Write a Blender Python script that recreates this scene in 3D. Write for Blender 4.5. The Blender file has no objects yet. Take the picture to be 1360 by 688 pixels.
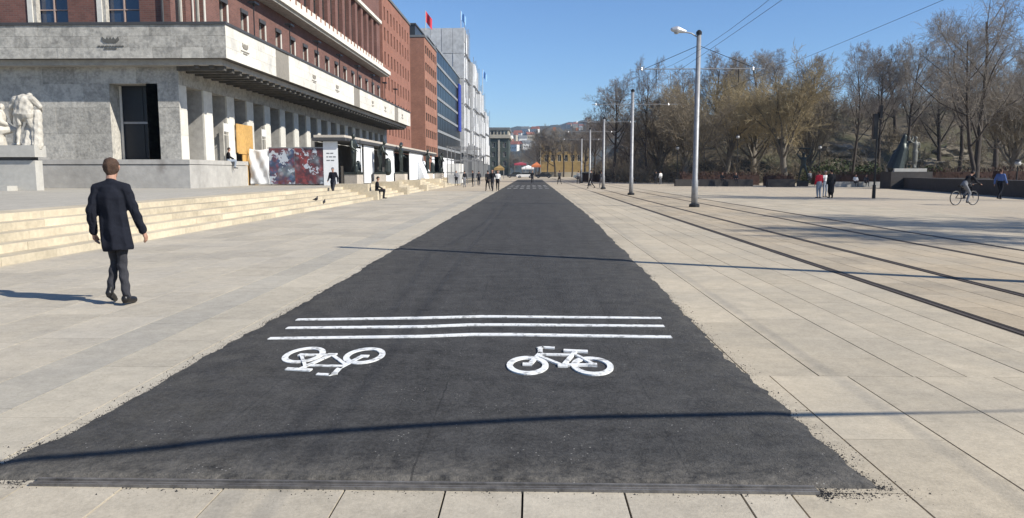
import bpy, bmesh, math, random
import numpy as np
from mathutils import Vector, Matrix
R = math.radians
sc = bpy.context.scene
C = sc.collection
# ------------------------------------------------------------------ camera, sky, sun, exposure
FPX, CX, CY, VPX, HOR, H = 1000.0, 680.0, 344.0, 706.0, 228.0, 1.6
PITCH = math.atan((CY - HOR) / FPX)
YAW = math.atan((VPX - CX) / FPX * math.cos(PITCH))
cd = bpy.data.cameras.new('camera'); cam = bpy.data.objects.new('camera', cd); C.objects.link(cam)
cd.sensor_width = 36.0; cd.lens = FPX / 1360.0 * 36.0; cd.clip_start = .05; cd.clip_end = 9000
cam.location = (0, 0, H); cam.rotation_euler = (math.pi/2 - PITCH, 0, YAW)
sc.camera = cam
SUN_EL, SUN_AZ = 36.0, 23.0          # elevation; degrees behind the +X axis
w = bpy.data.worlds.new('World'); sc.world = w; w.use_nodes = True
nt = w.node_tree
sky = nt.nodes.new('ShaderNodeTexSky'); sky.sky_type = 'NISHITA'; sky.sun_disc = False
sky.sun_elevation = R(SUN_EL); sky.sun_rotation = R(90 + SUN_AZ)
sky.air_density = 1.0; sky.dust_density = .15; sky.ozone_density = 5.0; sky.altitude = 10
bg = nt.nodes['Background']; bg.inputs['Strength'].default_value = .098
wb = nt.nodes.new('ShaderNodeVectorMath'); wb.operation = 'MULTIPLY'; wb.inputs[1].default_value = (.78, .90, 1.05)   # camera white balance of the whole sky
nt.links.new(sky.outputs[0], wb.inputs[0]); nt.links.new(wb.outputs[0], bg.inputs['Color'])
sd = bpy.data.lights.new('sun', 'SUN'); sd.energy = 5.0; sd.angle = R(.5); sd.color = (1, .95, .85)
sun = bpy.data.objects.new('sun', sd); C.objects.link(sun); sun.location = (30, -10, 40)
_d = Vector((-math.cos(R(SUN_AZ))*math.cos(R(SUN_EL)), math.sin(R(SUN_AZ))*math.cos(R(SUN_EL)), -math.sin(R(SUN_EL))))
sun.rotation_euler = _d.to_track_quat('-Z', 'Y').to_euler()
sc.view_settings.view_transform = 'Standard'; sc.view_settings.look = 'None'
sc.view_settings.gamma = 1; sc.view_settings.exposure = .48
# ------------------------------------------------------------------ pixel helpers (a pixel is only a direction; depth comes from what it touches)
_rm = cam.rotation_euler.to_matrix()
def ray(px, py):
    return (_rm @ Vector((px - CX, CY - py, -FPX))).normalized()
def G(px, py, z=0.0):
    d = ray(px, py); t = (z - H) / d.z
    return Vector((d.x*t, d.y*t, z))
def AY(px, py, Y):
    d = ray(px, py); t = Y / d.y
    return Vector((d.x*t, Y, H + d.z*t))
def AX(px, py, X):
    d = ray(px, py); t = X / d.x
    return Vector((X, d.y*t, H + d.z*t))
# ------------------------------------------------------------------ material kit
def N(t, typ, **kw):
    n = t.nodes.new(typ)
    for k, v in kw.items(): setattr(n, k, v)
    return n
def mth(t, op, a, b=None, c=None):
    n = N(t, 'ShaderNodeMath', operation=op)
    for i, v in enumerate((a, b, c)):
        if v is None: continue
        if isinstance(v, (int, float)): n.inputs[i].default_value = v
        else: t.links.new(v, n.inputs[i])
    return n.outputs[0]
def noise(t, vec, scale, detail=4, rough=.55):
    n = N(t, 'ShaderNodeTexNoise'); n.inputs['Scale'].default_value = scale
    n.inputs['Detail'].default_value = detail; n.inputs['Roughness'].default_value = rough
    t.links.new(vec, n.inputs['Vector']); return n.outputs['Fac']
def mixc(t, f, a, b):
    n = N(t, 'ShaderNodeMix', data_type='RGBA')
    if isinstance(f, (int, float)): n.inputs[0].default_value = f
    else: t.links.new(f, n.inputs[0])
    for i, v in ((6, a), (7, b)):
        if isinstance(v, tuple): n.inputs[i].default_value = (*v[:3], 1)
        else: t.links.new(v, n.inputs[i])
    return n.outputs[2]
def scl(t, col, f):
    n = N(t, 'ShaderNodeVectorMath', operation='SCALE')
    if isinstance(col, tuple): n.inputs[0].default_value = col[:3]
    else: t.links.new(col, n.inputs[0])
    t.links.new(f, n.inputs['Scale']); return n.outputs[0]
def ramp(t, f, lo, hi):
    n = N(t, 'ShaderNodeMapRange'); n.inputs[1].default_value = lo; n.inputs[2].default_value = hi
    t.links.new(f, n.inputs[0]); return n.outputs[0]
def new_mat(name):
    m = bpy.data.materials.new(name); m.use_nodes = True
    t = m.node_tree; b = t.nodes['Principled BSDF']
    pos = N(t, 'ShaderNodeNewGeometry').outputs['Position']
    return m, t, b, pos
def rnd_val(t):
    a = N(t, 'ShaderNodeObjectInfo').outputs['Random']
    b = N(t, 'ShaderNodeNewGeometry').outputs['Random Per Island']
    return mth(t, 'FRACT', mth(t, 'ADD', a, b))
def bump(t, b, h, strength, dist=.01):
    n = N(t, 'ShaderNodeBump'); n.inputs['Strength'].default_value = strength; n.inputs['Distance'].default_value = dist
    t.links.new(h, n.inputs['Height']); t.links.new(n.outputs[0], b.inputs['Normal'])
def M(name, col, rough=.8, var=.12, scale=4., var2=.12, scale2=.35, rnd=0., bmp=0., bscale=30., metal=0., spec=.3, col2=None, c2s=1.2, c2lo=.5, c2hi=.7, bdist=.01):
    m, t, b, pos = new_mat(name)
    f = mth(t, 'ADD', 1.0, mth(t, 'MULTIPLY', mth(t, 'SUBTRACT', noise(t, pos, scale, 5, .6), .5), var*4))
    f = mth(t, 'ADD', f, mth(t, 'MULTIPLY', mth(t, 'SUBTRACT', noise(t, pos, scale2, 3), .5), var2*4))
    if rnd: f = mth(t, 'ADD', f, mth(t, 'MULTIPLY', mth(t, 'SUBTRACT', rnd_val(t), .5), rnd*2))
    c = col
    if col2: c = mixc(t, ramp(t, noise(t, pos, c2s, 4), c2lo, c2hi), col, col2)
    t.links.new(scl(t, c, f), b.inputs['Base Color'])
    b.inputs['Roughness'].default_value = rough; b.inputs['Metallic'].default_value = metal
    b.inputs['Specular IOR Level'].default_value = spec
    if bmp: bump(t, b, noise(t, pos, bscale, 4, .65), bmp, bdist)
    return m
def brick_mat(name, c1, c2, mortar):
    m, t, b, pos = new_mat(name)
    sx = N(t, 'ShaderNodeSeparateXYZ'); t.links.new(pos, sx.inputs[0])
    sn = N(t, 'ShaderNodeSeparateXYZ'); t.links.new(N(t, 'ShaderNodeNewGeometry').outputs['True Normal'], sn.inputs[0])
    k = mth(t, 'GREATER_THAN', mth(t, 'ABSOLUTE', sn.outputs[0]), .5)
    u = mth(t, 'ADD', mth(t, 'MULTIPLY', k, sx.outputs[1]), mth(t, 'MULTIPLY', mth(t, 'SUBTRACT', 1.0, k), sx.outputs[0]))
    cv = N(t, 'ShaderNodeCombineXYZ'); t.links.new(u, cv.inputs[0]); t.links.new(sx.outputs[2], cv.inputs[1])
    br = N(t, 'ShaderNodeTexBrick'); t.links.new(cv.outputs[0], br.inputs['Vector'])
    br.inputs['Scale'].default_value = 1; br.inputs['Brick Width'].default_value = .29; br.inputs['Row Height'].default_value = .1
    br.inputs['Mortar Size'].default_value = .012; br.inputs['Bias'].default_value = 0
    br.inputs['Color1'].default_value = (*c1, 1); br.inputs['Color2'].default_value = (*c2, 1); br.inputs['Mortar'].default_value = (*mortar, 1)
    f = mth(t, 'ADD', .45, mth(t, 'MULTIPLY', noise(t, pos, .5, 7, .75), 1.1))
    t.links.new(scl(t, br.outputs['Color'], f), b.inputs['Base Color'])
    b.inputs['Roughness'].default_value = .88; b.inputs['Specular IOR Level'].default_value = .2
    bump(t, b, br.outputs['Fac'], .3, -.01)
    return m
def glass_mat(name, col, rough=.06):
    m, t, b, pos = new_mat(name)
    f = mth(t, 'ADD', .6, mth(t, 'MULTIPLY', noise(t, pos, .7, 3), .8))
    t.links.new(scl(t, col, f), b.inputs['Base Color'])
    b.inputs['Roughness'].default_value = rough; b.inputs['Specular IOR Level'].default_value = .7
    b.inputs['Coat Weight'].default_value = .6; b.inputs['Coat Roughness'].default_value = .03
    bump(t, b, noise(t, pos, .6, 2), .05, .05)
    return m
def asphalt_mat():
    m, t, b, pos = new_mat('asphalt')
    sx = N(t, 'ShaderNodeSeparateXYZ'); t.links.new(pos, sx.inputs[0])
    fine = ramp(t, noise(t, pos, 30, 5, .75), .36, .66); mid = noise(t, pos, 4.5, 6, .7); big = noise(t, pos, .55, 4)
    mp = N(t, 'ShaderNodeMapping'); mp.inputs['Scale'].default_value = (3.2, .16, 1); t.links.new(pos, mp.inputs['Vector'])
    lane = noise(t, mp.outputs[0], 1.0, 4)
    mp2 = N(t, 'ShaderNodeMapping'); mp2.inputs['Scale'].default_value = (.35, 3.0, 1); t.links.new(pos, mp2.inputs['Vector'])
    cross = noise(t, mp2.outputs[0], 1.0, 4)
    f = mth(t, 'ADD', -.88, mth(t, 'MULTIPLY', fine, .62))
    f = mth(t, 'ADD', f, mth(t, 'MULTIPLY', mid, 1.5)); f = mth(t, 'ADD', f, mth(t, 'MULTIPLY', big, .5))
    f = mth(t, 'ADD', f, mth(t, 'MULTIPLY', lane, .6)); f = mth(t, 'ADD', f, mth(t, 'MULTIPLY', cross, .5))
    f = mth(t, 'MAXIMUM', f, .3)
    c = scl(t, (.053, .051, .0485), f)
    # dust trodden in near the ragged sides and pale grit specks
    ex = mth(t, 'ABSOLUTE', mth(t, 'ADD', sx.outputs[0], .5))
    edge = mth(t, 'MULTIPLY', ramp(t, ex, .9, 2.3), ramp(t, noise(t, pos, 3.0, 6, .75), .40, .72))
    c = mixc(t, mth(t, 'MULTIPLY', edge, .5), c, (.13, .12, .10))
    nf = mth(t, 'MULTIPLY', ramp(t, sx.outputs[1], 4.1, 3.7), ramp(t, noise(t, pos, 9.0, 6, .8), .38, .66))
    c = mixc(t, mth(t, 'MULTIPLY', nf, .75), c, (.20, .18, .15))
    sp = N(t, 'ShaderNodeTexVoronoi'); sp.inputs['Scale'].default_value = 26; t.links.new(pos, sp.inputs['Vector'])
    spk = mth(t, 'MULTIPLY', mth(t, 'LESS_THAN', sp.outputs['Distance'], .13), mth(t, 'GREATER_THAN', noise(t, pos, 1.9, 4, .7), .57))
    c = mixc(t, mth(t, 'MULTIPLY', spk, .8), c, (.30, .285, .26))
    wob = mth(t, 'MULTIPLY', mth(t, 'SUBTRACT', noise(t, pos, 2.5, 4), .5), .05)
    for sxx, st_ in ((-.62, .55), (.83, .35), (-1.9, .3)):
        dd = mth(t, 'ABSOLUTE', mth(t, 'ADD', mth(t, 'SUBTRACT', sx.outputs[0], sxx), wob))
        c = mixc(t, mth(t, 'MULTIPLY', mth(t, 'MULTIPLY', mth(t, 'LESS_THAN', dd, .006), ramp(t, noise(t, pos, 1.3, 3), .42, .55)), st_), c, (.012, .012, .012))
    t.links.new(c, b.inputs['Base Color'])
    b.inputs['Roughness'].default_value = .86; b.inputs['Specular IOR Level'].default_value = .28
    bump(t, b, mth(t, 'ADD', fine, mth(t, 'MULTIPLY', mid, .8)), .55, .012)
    return m
def slab_mat(name, col, col2, speck=.5, rnd=.1):
    rnd *= 1.7
    m, t, b, pos = new_mat(name)
    f = mth(t, 'ADD', .70, mth(t, 'MULTIPLY', ramp(t, noise(t, pos, 38, 4, .75), .34, .62), .18))
    f = mth(t, 'ADD', f, mth(t, 'MULTIPLY', noise(t, pos, 2.2, 6, .68), .36))
    f = mth(t, 'ADD', f, mth(t, 'MULTIPLY', mth(t, 'SUBTRACT', noise(t, pos, 7.0, 6, .75), .5), .62))
    f = mth(t, 'ADD', f, mth(t, 'MULTIPLY', mth(t, 'SUBTRACT', rnd_val(t), .5), rnd*2))
    c = mixc(t, ramp(t, noise(t, pos, .45, 6, .7), .42, .58), col, col2)
    dark = ramp(t, noise(t, pos, 24, 3, .7), .62, .74)
    c = mixc(t, mth(t, 'MULTIPLY', dark, speck), c, tuple(v*.55 for v in col))
    st = ramp(t, noise(t, pos, 1.1, 7, .75), .60, .72)
    c = mixc(t, mth(t, 'MULTIPLY', st, .5), c, tuple(v*.62 for v in col))
    t.links.new(scl(t, c, f), b.inputs['Base Color'])
    b.inputs['Roughness'].default_value = .82; b.inputs['Specular IOR Level'].default_value = .3
    bump(t, b, noise(t, pos, 55, 4, .7), .35, .008)
    return m
def plaza_mat(name, col, col2):
    m, t, b, pos = new_mat(name)
    br = N(t, 'ShaderNodeTexBrick'); t.links.new(pos, br.inputs['Vector'])
    br.inputs['Scale'].default_value = 1; br.inputs['Brick Width'].default_value = .62; br.inputs['Row Height'].default_value = 1.2
    br.inputs['Mortar Size'].default_value = .01
    br.inputs['Color1'].default_value = (*col, 1); br.inputs['Color2'].default_value = (*col2, 1); br.inputs['Mortar'].default_value = (.16, .14, .115, 1)
    f = mth(t, 'ADD', .62, mth(t, 'MULTIPLY', noise(t, pos, 1.1, 7, .7), .4))
    f = mth(t, 'ADD', f, mth(t, 'MULTIPLY', noise(t, pos, .12, 4), .36))
    t.links.new(scl(t, br.outputs['Color'], f), b.inputs['Base Color']); b.inputs['Roughness'].default_value = .85
    b.inputs['Specular IOR Level'].default_value = .25
    return m
def mural_mat(name, a, bb, c3, seed):
    m, t, b, pos = new_mat(name)
    mp = N(t, 'ShaderNodeMapping'); mp.inputs['Location'].default_value = (seed, seed*2.3, seed*.7); t.links.new(pos, mp.inputs['Vector'])
    v = N(t, 'ShaderNodeTexVoronoi'); v.inputs['Scale'].default_value = 3; t.links.new(mp.outputs[0], v.inputs['Vector'])
    n1 = noise(t, mp.outputs[0], 1.8, 6, .7); n2 = noise(t, mp.outputs[0], 1.2, 5)
    c = mixc(t, ramp(t, n1, .42, .56), a, bb); c = mixc(t, ramp(t, n2, .52, .66), c, c3)
    c = mixc(t, mth(t, 'MULTIPLY', ramp(t, v.outputs['Distance'], .25, .5), .5), c, (.02, .02, .03))
    c = mixc(t, mth(t, 'GREATER_THAN', noise(t, mp.outputs[0], 1.6, 5, .7), .57), c, (.40, .44, .50))
    t.links.new(c, b.inputs['Base Color']); b.inputs['Roughness'].default_value = .6
    return m
MT = {}
MT['asphalt'] = asphalt_mat()
MT['slab'] = slab_mat('granite_slab', (.45, .385, .285), (.39, .34, .26), .5, .045)
MT['slab_track'] = slab_mat('granite_setts_track', (.41, .335, .235), (.355, .30, .222), .5, .07)
MT['slab_left'] = slab_mat('granite_slab_pale', (.44, .39, .308), (.385, .347, .285), .3, .055)
MT['slab_grey'] = slab_mat('granite_slab_grey', (.385, .35, .287), (.355, .327, .275), .3, .04)
MT['slab_edge'] = slab_mat('granite_slab_edge', (.44, .39, .305), (.405, .362, .288), .7, .04)
MT['slab_front'] = slab_mat('granite_slab_front', (.435, .382, .297), (.405, .36, .285), .6, .05)
MT['joint'] = M('joint_sand', (.06, .052, .043), .95)
MT['plaza'] = plaza_mat('plaza_paving', (.435, .365, .27), (.41, .35, .268))
MT['earth'] = M('earth', (.17, .15, .11), .95, scale2=.05)
MT['step'] = M('yellow_granite', (.48, .415, .305), .8, .16, 9, .16, .9, rnd=.13, bmp=.3, bscale=25, col2=(.46, .40, .30))
MT['terrace'] = plaza_mat('terrace_paving', (.40, .37, .315), (.375, .35, .30))
MT['rail'] = M('rail_steel', (.085, .066, .05), .6, metal=.25, var=.25, scale=20)
MT['rail_bed'] = M('rail_groove', (.095, .078, .06), .9)
MT['steel'] = M('galvanised_steel', (.27, .27, .275), .5, .2, 6, .1, metal=.3)
MT['strip'] = M('steel_channel', (.15, .14, .13), .6, .4, 14, .25, 1.5, metal=.25, bmp=.3, bscale=50)
MT['paint'] = M('road_paint', (.74, .74, .72), .7, .10, 40, .05, 3, bmp=.25, bscale=120, col2=(.33, .33, .32), c2s=18, c2lo=.52, c2hi=.66)
MT['grit'] = M('asphalt_grit', (.035, .034, .034), .9, rnd=.3)
MT['stone'] = M('rough_granite', (.385, .365, .325), .85, .30, 7., .10, .5, rnd=.16, bmp=.6, bscale=9, bdist=.03, col2=(.29, .277, .25), c2s=2.6, c2lo=.48, c2hi=.62)
MT['stone_base'] = M('plinth_granite', (.36, .345, .32), .85, .16, 2.5, .16, .5, rnd=.07, bmp=.4, bscale=8, bdist=.02, col2=(.17, .15, .135), c2s=.55, c2lo=.60, c2hi=.74)
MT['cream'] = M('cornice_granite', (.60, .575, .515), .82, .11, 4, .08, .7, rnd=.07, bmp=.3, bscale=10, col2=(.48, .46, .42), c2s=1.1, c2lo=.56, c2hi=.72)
MT['cream_patch'] = M('cornice_inset', (.23, .21, .18), .85, .15, 4)
MT['reveal'] = M('reveal_shade_granite', (.36, .345, .32), .88, .2, 3.0, .16, .6, bmp=.4, bscale=9, bdist=.02)  # shade of the openings and cornice underside put into a darker grey
MT['coping'] = M('dark_coping', (.055, .055, .058), .6)
MT['crest'] = M('carved_crest', (.10, .098, .09), .9)
MT['soffit'] = M('soffit_shade', (.085, .08, .072), .9, .3, 2.5, .3, .8)  # shade under the cornice deepened in the base colour
MT['brick'] = brick_mat('hall_brick', (.18, .082, .066), (.13, .062, .052), (.14, .105, .092))
MT['brick2'] = brick_mat('orange_brick', (.31, .13, .088), (.245, .104, .072), (.21, .135, .108))
MT['brick3'] = brick_mat('pink_brick', (.34, .15, .098), (.28, .122, .084), (.24, .17, .13))
MT['frame_white'] = M('pale_window_frame', (.55, .52, .46), .6)
MT['frame_pink'] = M('mullion', (.38, .28, .24), .6)
MT['frame_dark'] = M('dark_window_frame', (.05, .045, .042), .5)
MT['glass'] = glass_mat('window_glass', (.02, .035, .07))
MT['glass_office'] = M('office_glass', (.016, .019, .023), .3, .3, .4, spec=.35)
MT['glass_dark'] = glass_mat('dark_glass', (.012, .016, .02))
MT['door_dark'] = M('door_bronze', (.018, .02, .024), .45)
MT['white_panel'] = M('white_sheet', (.72, .73, .74), .55, .06, 3, .05)
MT['wood'] = M('plywood', (.50, .30, .10), .75, .18, 5, .1, 1)
MT['mural1'] = mural_mat('mural_red', (.22, .04, .04), (.05, .09, .18), (.24, .30, .34), 3.1)
MT['mural2'] = mural_mat('mural_maroon', (.28, .05, .05), (.09, .03, .04), (.20, .24, .28), 8.7)
MT['bronze'] = M('bronze', (.035, .042, .038), .42, .3, 8, metal=.5, spec=.5)
MT['bronze_light'] = M('weathered_bronze', (.14, .14, .125), .55, .3, 5, metal=.2)
MT['marble'] = M('white_stone', (.46, .43, .375), .88, .24, 5, .2, 1.0, bmp=.7, bscale=9, bdist=.03)
MT['pedestal'] = M('pedestal_granite', (.46, .41, .35), .8, .12, 6, rnd=.08)
MT['pedestal_grey'] = M('pedestal_grey', (.40, .385, .35), .8, .12, 4)
MT['shade_dark_stone'] = M('shade_dark_stone', (.055, .05, .047), .85, .2, 3)  # holds painted shade of park walls and shed inside; also dark pedestals
MT['hedge'] = M('bare_hedge', (.055, .03, .023), .9, .4, 2.5, .2, .6)
MT['bark'] = M('bark', (.062, .050, .041), .92, .3, 3)
MT['bark_pale'] = M('pale_bark', (.135, .118, .096), .92, .3, 3)
MT['twig'] = M('twigs', (.19, .163, .14), .92, .2, 1.0)
MT['twig_pale'] = M('pale_twigs', (.24, .21, .175), .92, .2, 1.0)
MT['twig_willow'] = M('budding_twigs', (.31, .25, .145), .92, .2, .6)
MT['twig_red'] = M('reddish_twigs', (.215, .18, .13), .92, .2, .6)
MT['hill'] = M('hillside', (.092, .076, .052), .95, .35, .5, .25, .06, col2=(.055, .058, .03), c2s=.09, c2lo=.45, c2hi=.6)
MT['rock'] = M('pale_rock', (.20, .175, .135), .95, .4, 1.6, .2, .2, bmp=.6, bscale=1.5, bdist=.2)
MT['green'] = M('evergreen', (.05, .065, .025), .9, .3, 1.5)
MT['grass'] = M('spring_lawn', (.10, .115, .035), .95, .2, 2)
MT['far'] = M('far_forest', (.035, .042, .04), .95, .3, .03, .3, .008, col2=(.06, .056, .046), c2s=.02)
MT['pole_dark'] = M('dark_painted_pole', (.018, .018, .019), .45)
MT['wire'] = M('black_cable', (.012, .012, .012), .6)
MT['lamp_shell'] = M('lamp_shell', (.50, .51, .53), .35, metal=.4)
MT['lamp_glass'] = M('frosted_globe', (.36, .36, .35), .4)
MT['dkglassbldg'] = M('dark_cladding', (.028, .03, .034), .35, .2, .5)
MT['band'] = M('pale_band', (.23, .24, .25), .6)
MT['net'] = M('scaffold_net', (.78, .78, .78), .8, .12, 1.2, .14, .25)
MT['net_grey'] = M('scaffold_net_grey', (.42, .425, .43), .8, .2, 1.0, .15, .25)
MT['scaf'] = M('scaffold_tube', (.26, .26, .265), .5, metal=.4)
MT['blue'] = M('blue_banner', (.03, .05, .30), .7)
MT['ochre'] = M('ochre_plaster', (.30, .205, .085), .85, .2, 1)
MT['roof_grey'] = M('grey_roof', (.14, .145, .15), .7)
MT['whitewash'] = M('white_plaster', (.62, .61, .58), .8, .08, 1)
MT['beige'] = M('beige_plaster', (.36, .325, .26), .8, .12, 1)
MT['greenbldg'] = M('green_plaster', (.05, .062, .052), .7)
MT['roof_red'] = M('red_roof', (.21, .075, .05), .85)
MT['orange'] = M('orange_canvas', (.48, .15, .06), .7)
MT['pink'] = M('pink_canvas', (.36, .06, .09), .7)
MT['car_blue'] = M('car_paint_grey_blue', (.22, .28, .34), .25, spec=.6)
MT['car_white'] = M('car_paint_white', (.6, .6, .6), .25, spec=.6)
MT['car_dark'] = M('car_paint_dark', (.03, .035, .045), .25, spec=.6)
MT['tyre'] = M('tyre', (.018, .018, .018), .85)
MT['navy'] = M('navy_wool', (.011, .0125, .019), .92, .2, 30, .12, 5, bmp=.4, bscale=14, bdist=.02, spec=.15)
MT['charcoal'] = M('charcoal_wool', (.036, .036, .042), .9, .15, 30, .12, 6, bmp=.3, bscale=14, bdist=.02, spec=.15)
MT['black'] = M('black_cloth', (.013, .013, .016), .9, spec=.2)
MT['leather'] = M('black_leather', (.012, .011, .011), .38)
MT['skin'] = M('skin', (.36, .20, .14), .6, .08, 20)
MT['hair_brown'] = M('brown_hair', (.065, .038, .026), .85, .35, 30, .3, 9, bmp=.6, bscale=120)
MT['hair_dark'] = M('dark_hair', (.016, .012, .01), .7)
MT['red'] = M('red_jacket', (.52, .02, .04), .8)
MT['jeans'] = M('pale_jeans', (.24, .27, .32), .9)
MT['bluecoat'] = M('blue_jacket', (.08, .13, .30), .85)
MT['white'] = M('white_cloth', (.68, .67, .65), .85)
MT['grey'] = M('grey_cloth', (.16, .165, .18), .9)
MT['redflag'] = M('red_flag', (.6, .05, .07), .8)
MT['blueflag'] = M('pale_blue_flag', (.25, .45, .75), .8)
# ------------------------------------------------------------------ object kit
def tag(o, label=None, cat=None, group=None, kind=None):
    if label: o['label'] = label
    if cat: o['category'] = cat
    if group: o['group'] = group
    if kind: o['kind'] = kind
    return o
def link(name, me, mat=None, parent=None):
    o = bpy.data.objects.new(name, me); C.objects.link(o)
    if mat is not None and not me.materials: me.materials.append(MT[mat] if isinstance(mat, str) else mat)
    if parent is not None: o.parent = parent; 
    return o
def empty(name, loc=(0, 0, 0), rz=0.):
    o = bpy.data.objects.new(name, None); C.objects.link(o)
    o.empty_display_size = .2; o.location = loc; o.rotation_euler = (0, 0, rz); return o
def mesh(name, v, f, smooth=False):
    me = bpy.data.meshes.new(name); me.from_pydata([tuple(p) for p in v], [], f)
    if smooth:
        for p in me.polygons: p.use_smooth = True
    me.update(); return me
CUBEF = [(0, 3, 2, 1), (4, 5, 6, 7), (0, 1, 5, 4), (1, 2, 6, 5), (2, 3, 7, 6), (3, 0, 4, 7)]
class MB:
    def __init__(s): s.v = []; s.f = []
    def hexa(s, p):
        n = len(s.v); s.v += [tuple(q) for q in p]; s.f += [tuple(i+n for i in q) for q in CUBEF]
    def box(s, x0, x1, y0, y1, z0, z1):
        s.hexa([(x0, y0, z0), (x1, y0, z0), (x1, y1, z0), (x0, y1, z0), (x0, y0, z1), (x1, y0, z1), (x1, y1, z1), (x0, y1, z1)])
    def tube(s, pts, rad, n=8, cap=True):
        pts = [Vector(p) for p in pts]
        if isinstance(rad, (int, float)): rad = [rad]*len(pts)
        b0 = len(s.v); ref = None
        for i, p in enumerate(pts):
            t = (pts[min(i+1, len(pts)-1)] - pts[max(i-1, 0)]).normalized()
            if ref is None: ref = Vector((1, 0, 0)) if abs(t.x) < .8 else Vector((0, 1, 0))
            a = (ref - t*ref.dot(t)).normalized(); bq = t.cross(a); ref = a
            for k in range(n):
                an = 2*math.pi*k/n; s.v.append(tuple(p + (a*math.cos(an) + bq*math.sin(an))*rad[i]))
        for i in range(len(pts)-1):
            for k in range(n):
                k2 = (k+1) % n
                s.f.append((b0+i*n+k, b0+i*n+k2, b0+(i+1)*n+k2, b0+(i+1)*n+k))
        if cap:
            s.f.append(tuple(b0+k for k in range(n))[::-1]); s.f.append(tuple(b0+(len(pts)-1)*n+k for k in range(n)))
    def quad(s, a, b, c, d):
        n = len(s.v); s.v += [tuple(a), tuple(b), tuple(c), tuple(d)]; s.f.append((n, n+1, n+2, n+3))
    def prism(s, poly, h0, h1, fn):
        """poly: 2D list; fn(u,v,h)->3D"""
        n = len(s.v); k = len(poly)
        for h in (h0, h1): s.v += [tuple(fn(u, v, h)) for u, v in poly]
        s.f.append(tuple(n+i for i in range(k))[::-1]); s.f.append(tuple(n+k+i for i in range(k)))
        for i in range(k): j = (i+1) % k; s.f.append((n+i, n+j, n+k+j, n+k+i))
    def lathe(s, c, prof, n=12):
        b0 = len(s.v)
        for r, z in prof:
            for k in range(n): s.v.append((c[0]+r*math.cos(2*math.pi*k/n), c[1]+r*math.sin(2*math.pi*k/n), c[2]+z))
        for i in range(len(prof)-1):
            for k in range(n):
                k2 = (k+1) % n; s.f.append((b0+i*n+k, b0+i*n+k2, b0+(i+1)*n+k2, b0+(i+1)*n+k))
        s.f.append(tuple(b0+k for k in range(n))[::-1]); s.f.append(tuple(b0+(len(prof)-1)*n+k for k in range(n)))
    def build(s, name, mat, parent=None, smooth=False):
        return link(name, mesh(name, s.v, s.f, smooth), mat, parent)
def box(name, mat, parent, x0, x1, y0, y1, z0, z1):
    m = MB(); m.box(x0, x1, y0, y1, z0, z1); return m.build(name, mat, parent)
_unit = {}
def unit_cube(mat):
    if mat not in _unit:
        m = MB(); m.box(-.5, .5, -.5, .5, -.5, .5); me = mesh('block', m.v, m.f); me.materials.append(MT[mat]); _unit[mat] = me
    return _unit[mat]
def block(name, mat, parent, x0, x1, y0, y1, z0, z1):
    o = bpy.data.objects.new(name, unit_cube(mat)); C.objects.link(o)
    o.location = ((x0+x1)/2, (y0+y1)/2, (z0+z1)/2); o.scale = (x1-x0, y1-y0, z1-z0)
    if parent is not None: o.parent = parent
    return o
def copy_tree(o, parent=None):
    c = o.copy(); C.objects.link(c); c.parent = parent
    for ch in list(o.children): copy_tree(ch, c)
    return c
# ================================================================== GROUND
rng = random.Random(7)
tag(box('ground', 'earth', None, -3000, 3000, -300, 5000, -1.0, -.07), kind='structure')
def sheet(name, mat, x0, x1, y0, y1, z, parent=None):
    m = MB(); m.quad((x0, y0, z), (x1, y0, z), (x1, y1, z), (x0, y1, z)); return m.build(name, mat, parent)
RAILS = (4.9, 6.4, 8.6, 10.05)
def lay_slabs(parent, cols, y0, y1, budget, seed):
    """cols: (x0, x1, lo, hi, mat[, y0, y1])"""
    r = random.Random(seed); items = []
    for c in cols:
        x0, x1, lo, hi, mt = c[:5]; ya, yb = (c[5], c[6]) if len(c) > 5 else (y0, y1)
        y = ya - r.random()*hi*.5
        while y < yb:
            L = r.uniform(lo, hi); e = min(y+L, yb)
            a = max(y, ya)
            if yb - e < .3: e = yb; L = yb - y + .001
            if e - a > .02: items.append((x0, x1, a, e, mt))
            elif items: q_ = items[-1]
            y += L
    g = .0055; gy = .0026
    def vis(it):
        cx, cy = (it[0]+it[1])/2, (it[2]+it[3])/2
        return cy + abs(cx)*.35 if (cy > 2.6 and abs(cx) < cy*.75 + .6) else 900 + cy
    items.sort(key=vis)
    rest = {}
    for k, (x0, x1, a, e, mt) in enumerate(items):
        dz = r.uniform(-.0012, .0012)
        if k < budget: block('paving_slab', mt, parent, x0+g, x1-g, a+gy, e-gy, -.06, dz)
        else: rest.setdefault(mt, MB()).box(x0+g, x1-g, a+gy, e-gy, -.06, dz)
    for mt, m in rest.items():
        tag(m.build('paving_slabs_beyond', mt, parent), kind='stuff')
SLAB_END = 62
pv = tag(sheet('pavement_right', 'joint', 1.2, 16, 1, SLAB_END, -.025), kind='structure')
cols = []
def fill(xa, xb, wmin, wmax, lo, hi, mt, r):
    x = xa
    n = max(1, round((xb-xa)/((wmin+wmax)/2)))
    ws = [r.uniform(wmin, wmax) for _ in range(n)]; s = (xb-xa)/sum(ws)
    for wq in ws: cols.append((x, x+wq*s, lo, hi, mt)); x += wq*s
for xs in ((1.3, 1.88), (1.88, 2.49), (2.49, 3.02), (3.02, 3.62), (3.62, 4.1), (4.1, 4.812)):
    cols.append((*xs, 1.0, 1.7, 'slab', 1.0, 5.85))
for xs in ((1.3, 1.72), (1.72, 2.27), (2.27, 3.0), (3.0, 3.42), (3.42, 3.95), (3.95, 4.36), (4.36, 4.812)):
    cols.append((*xs, 1.1, 2.2, 'slab', 5.85, SLAB_END))
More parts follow.
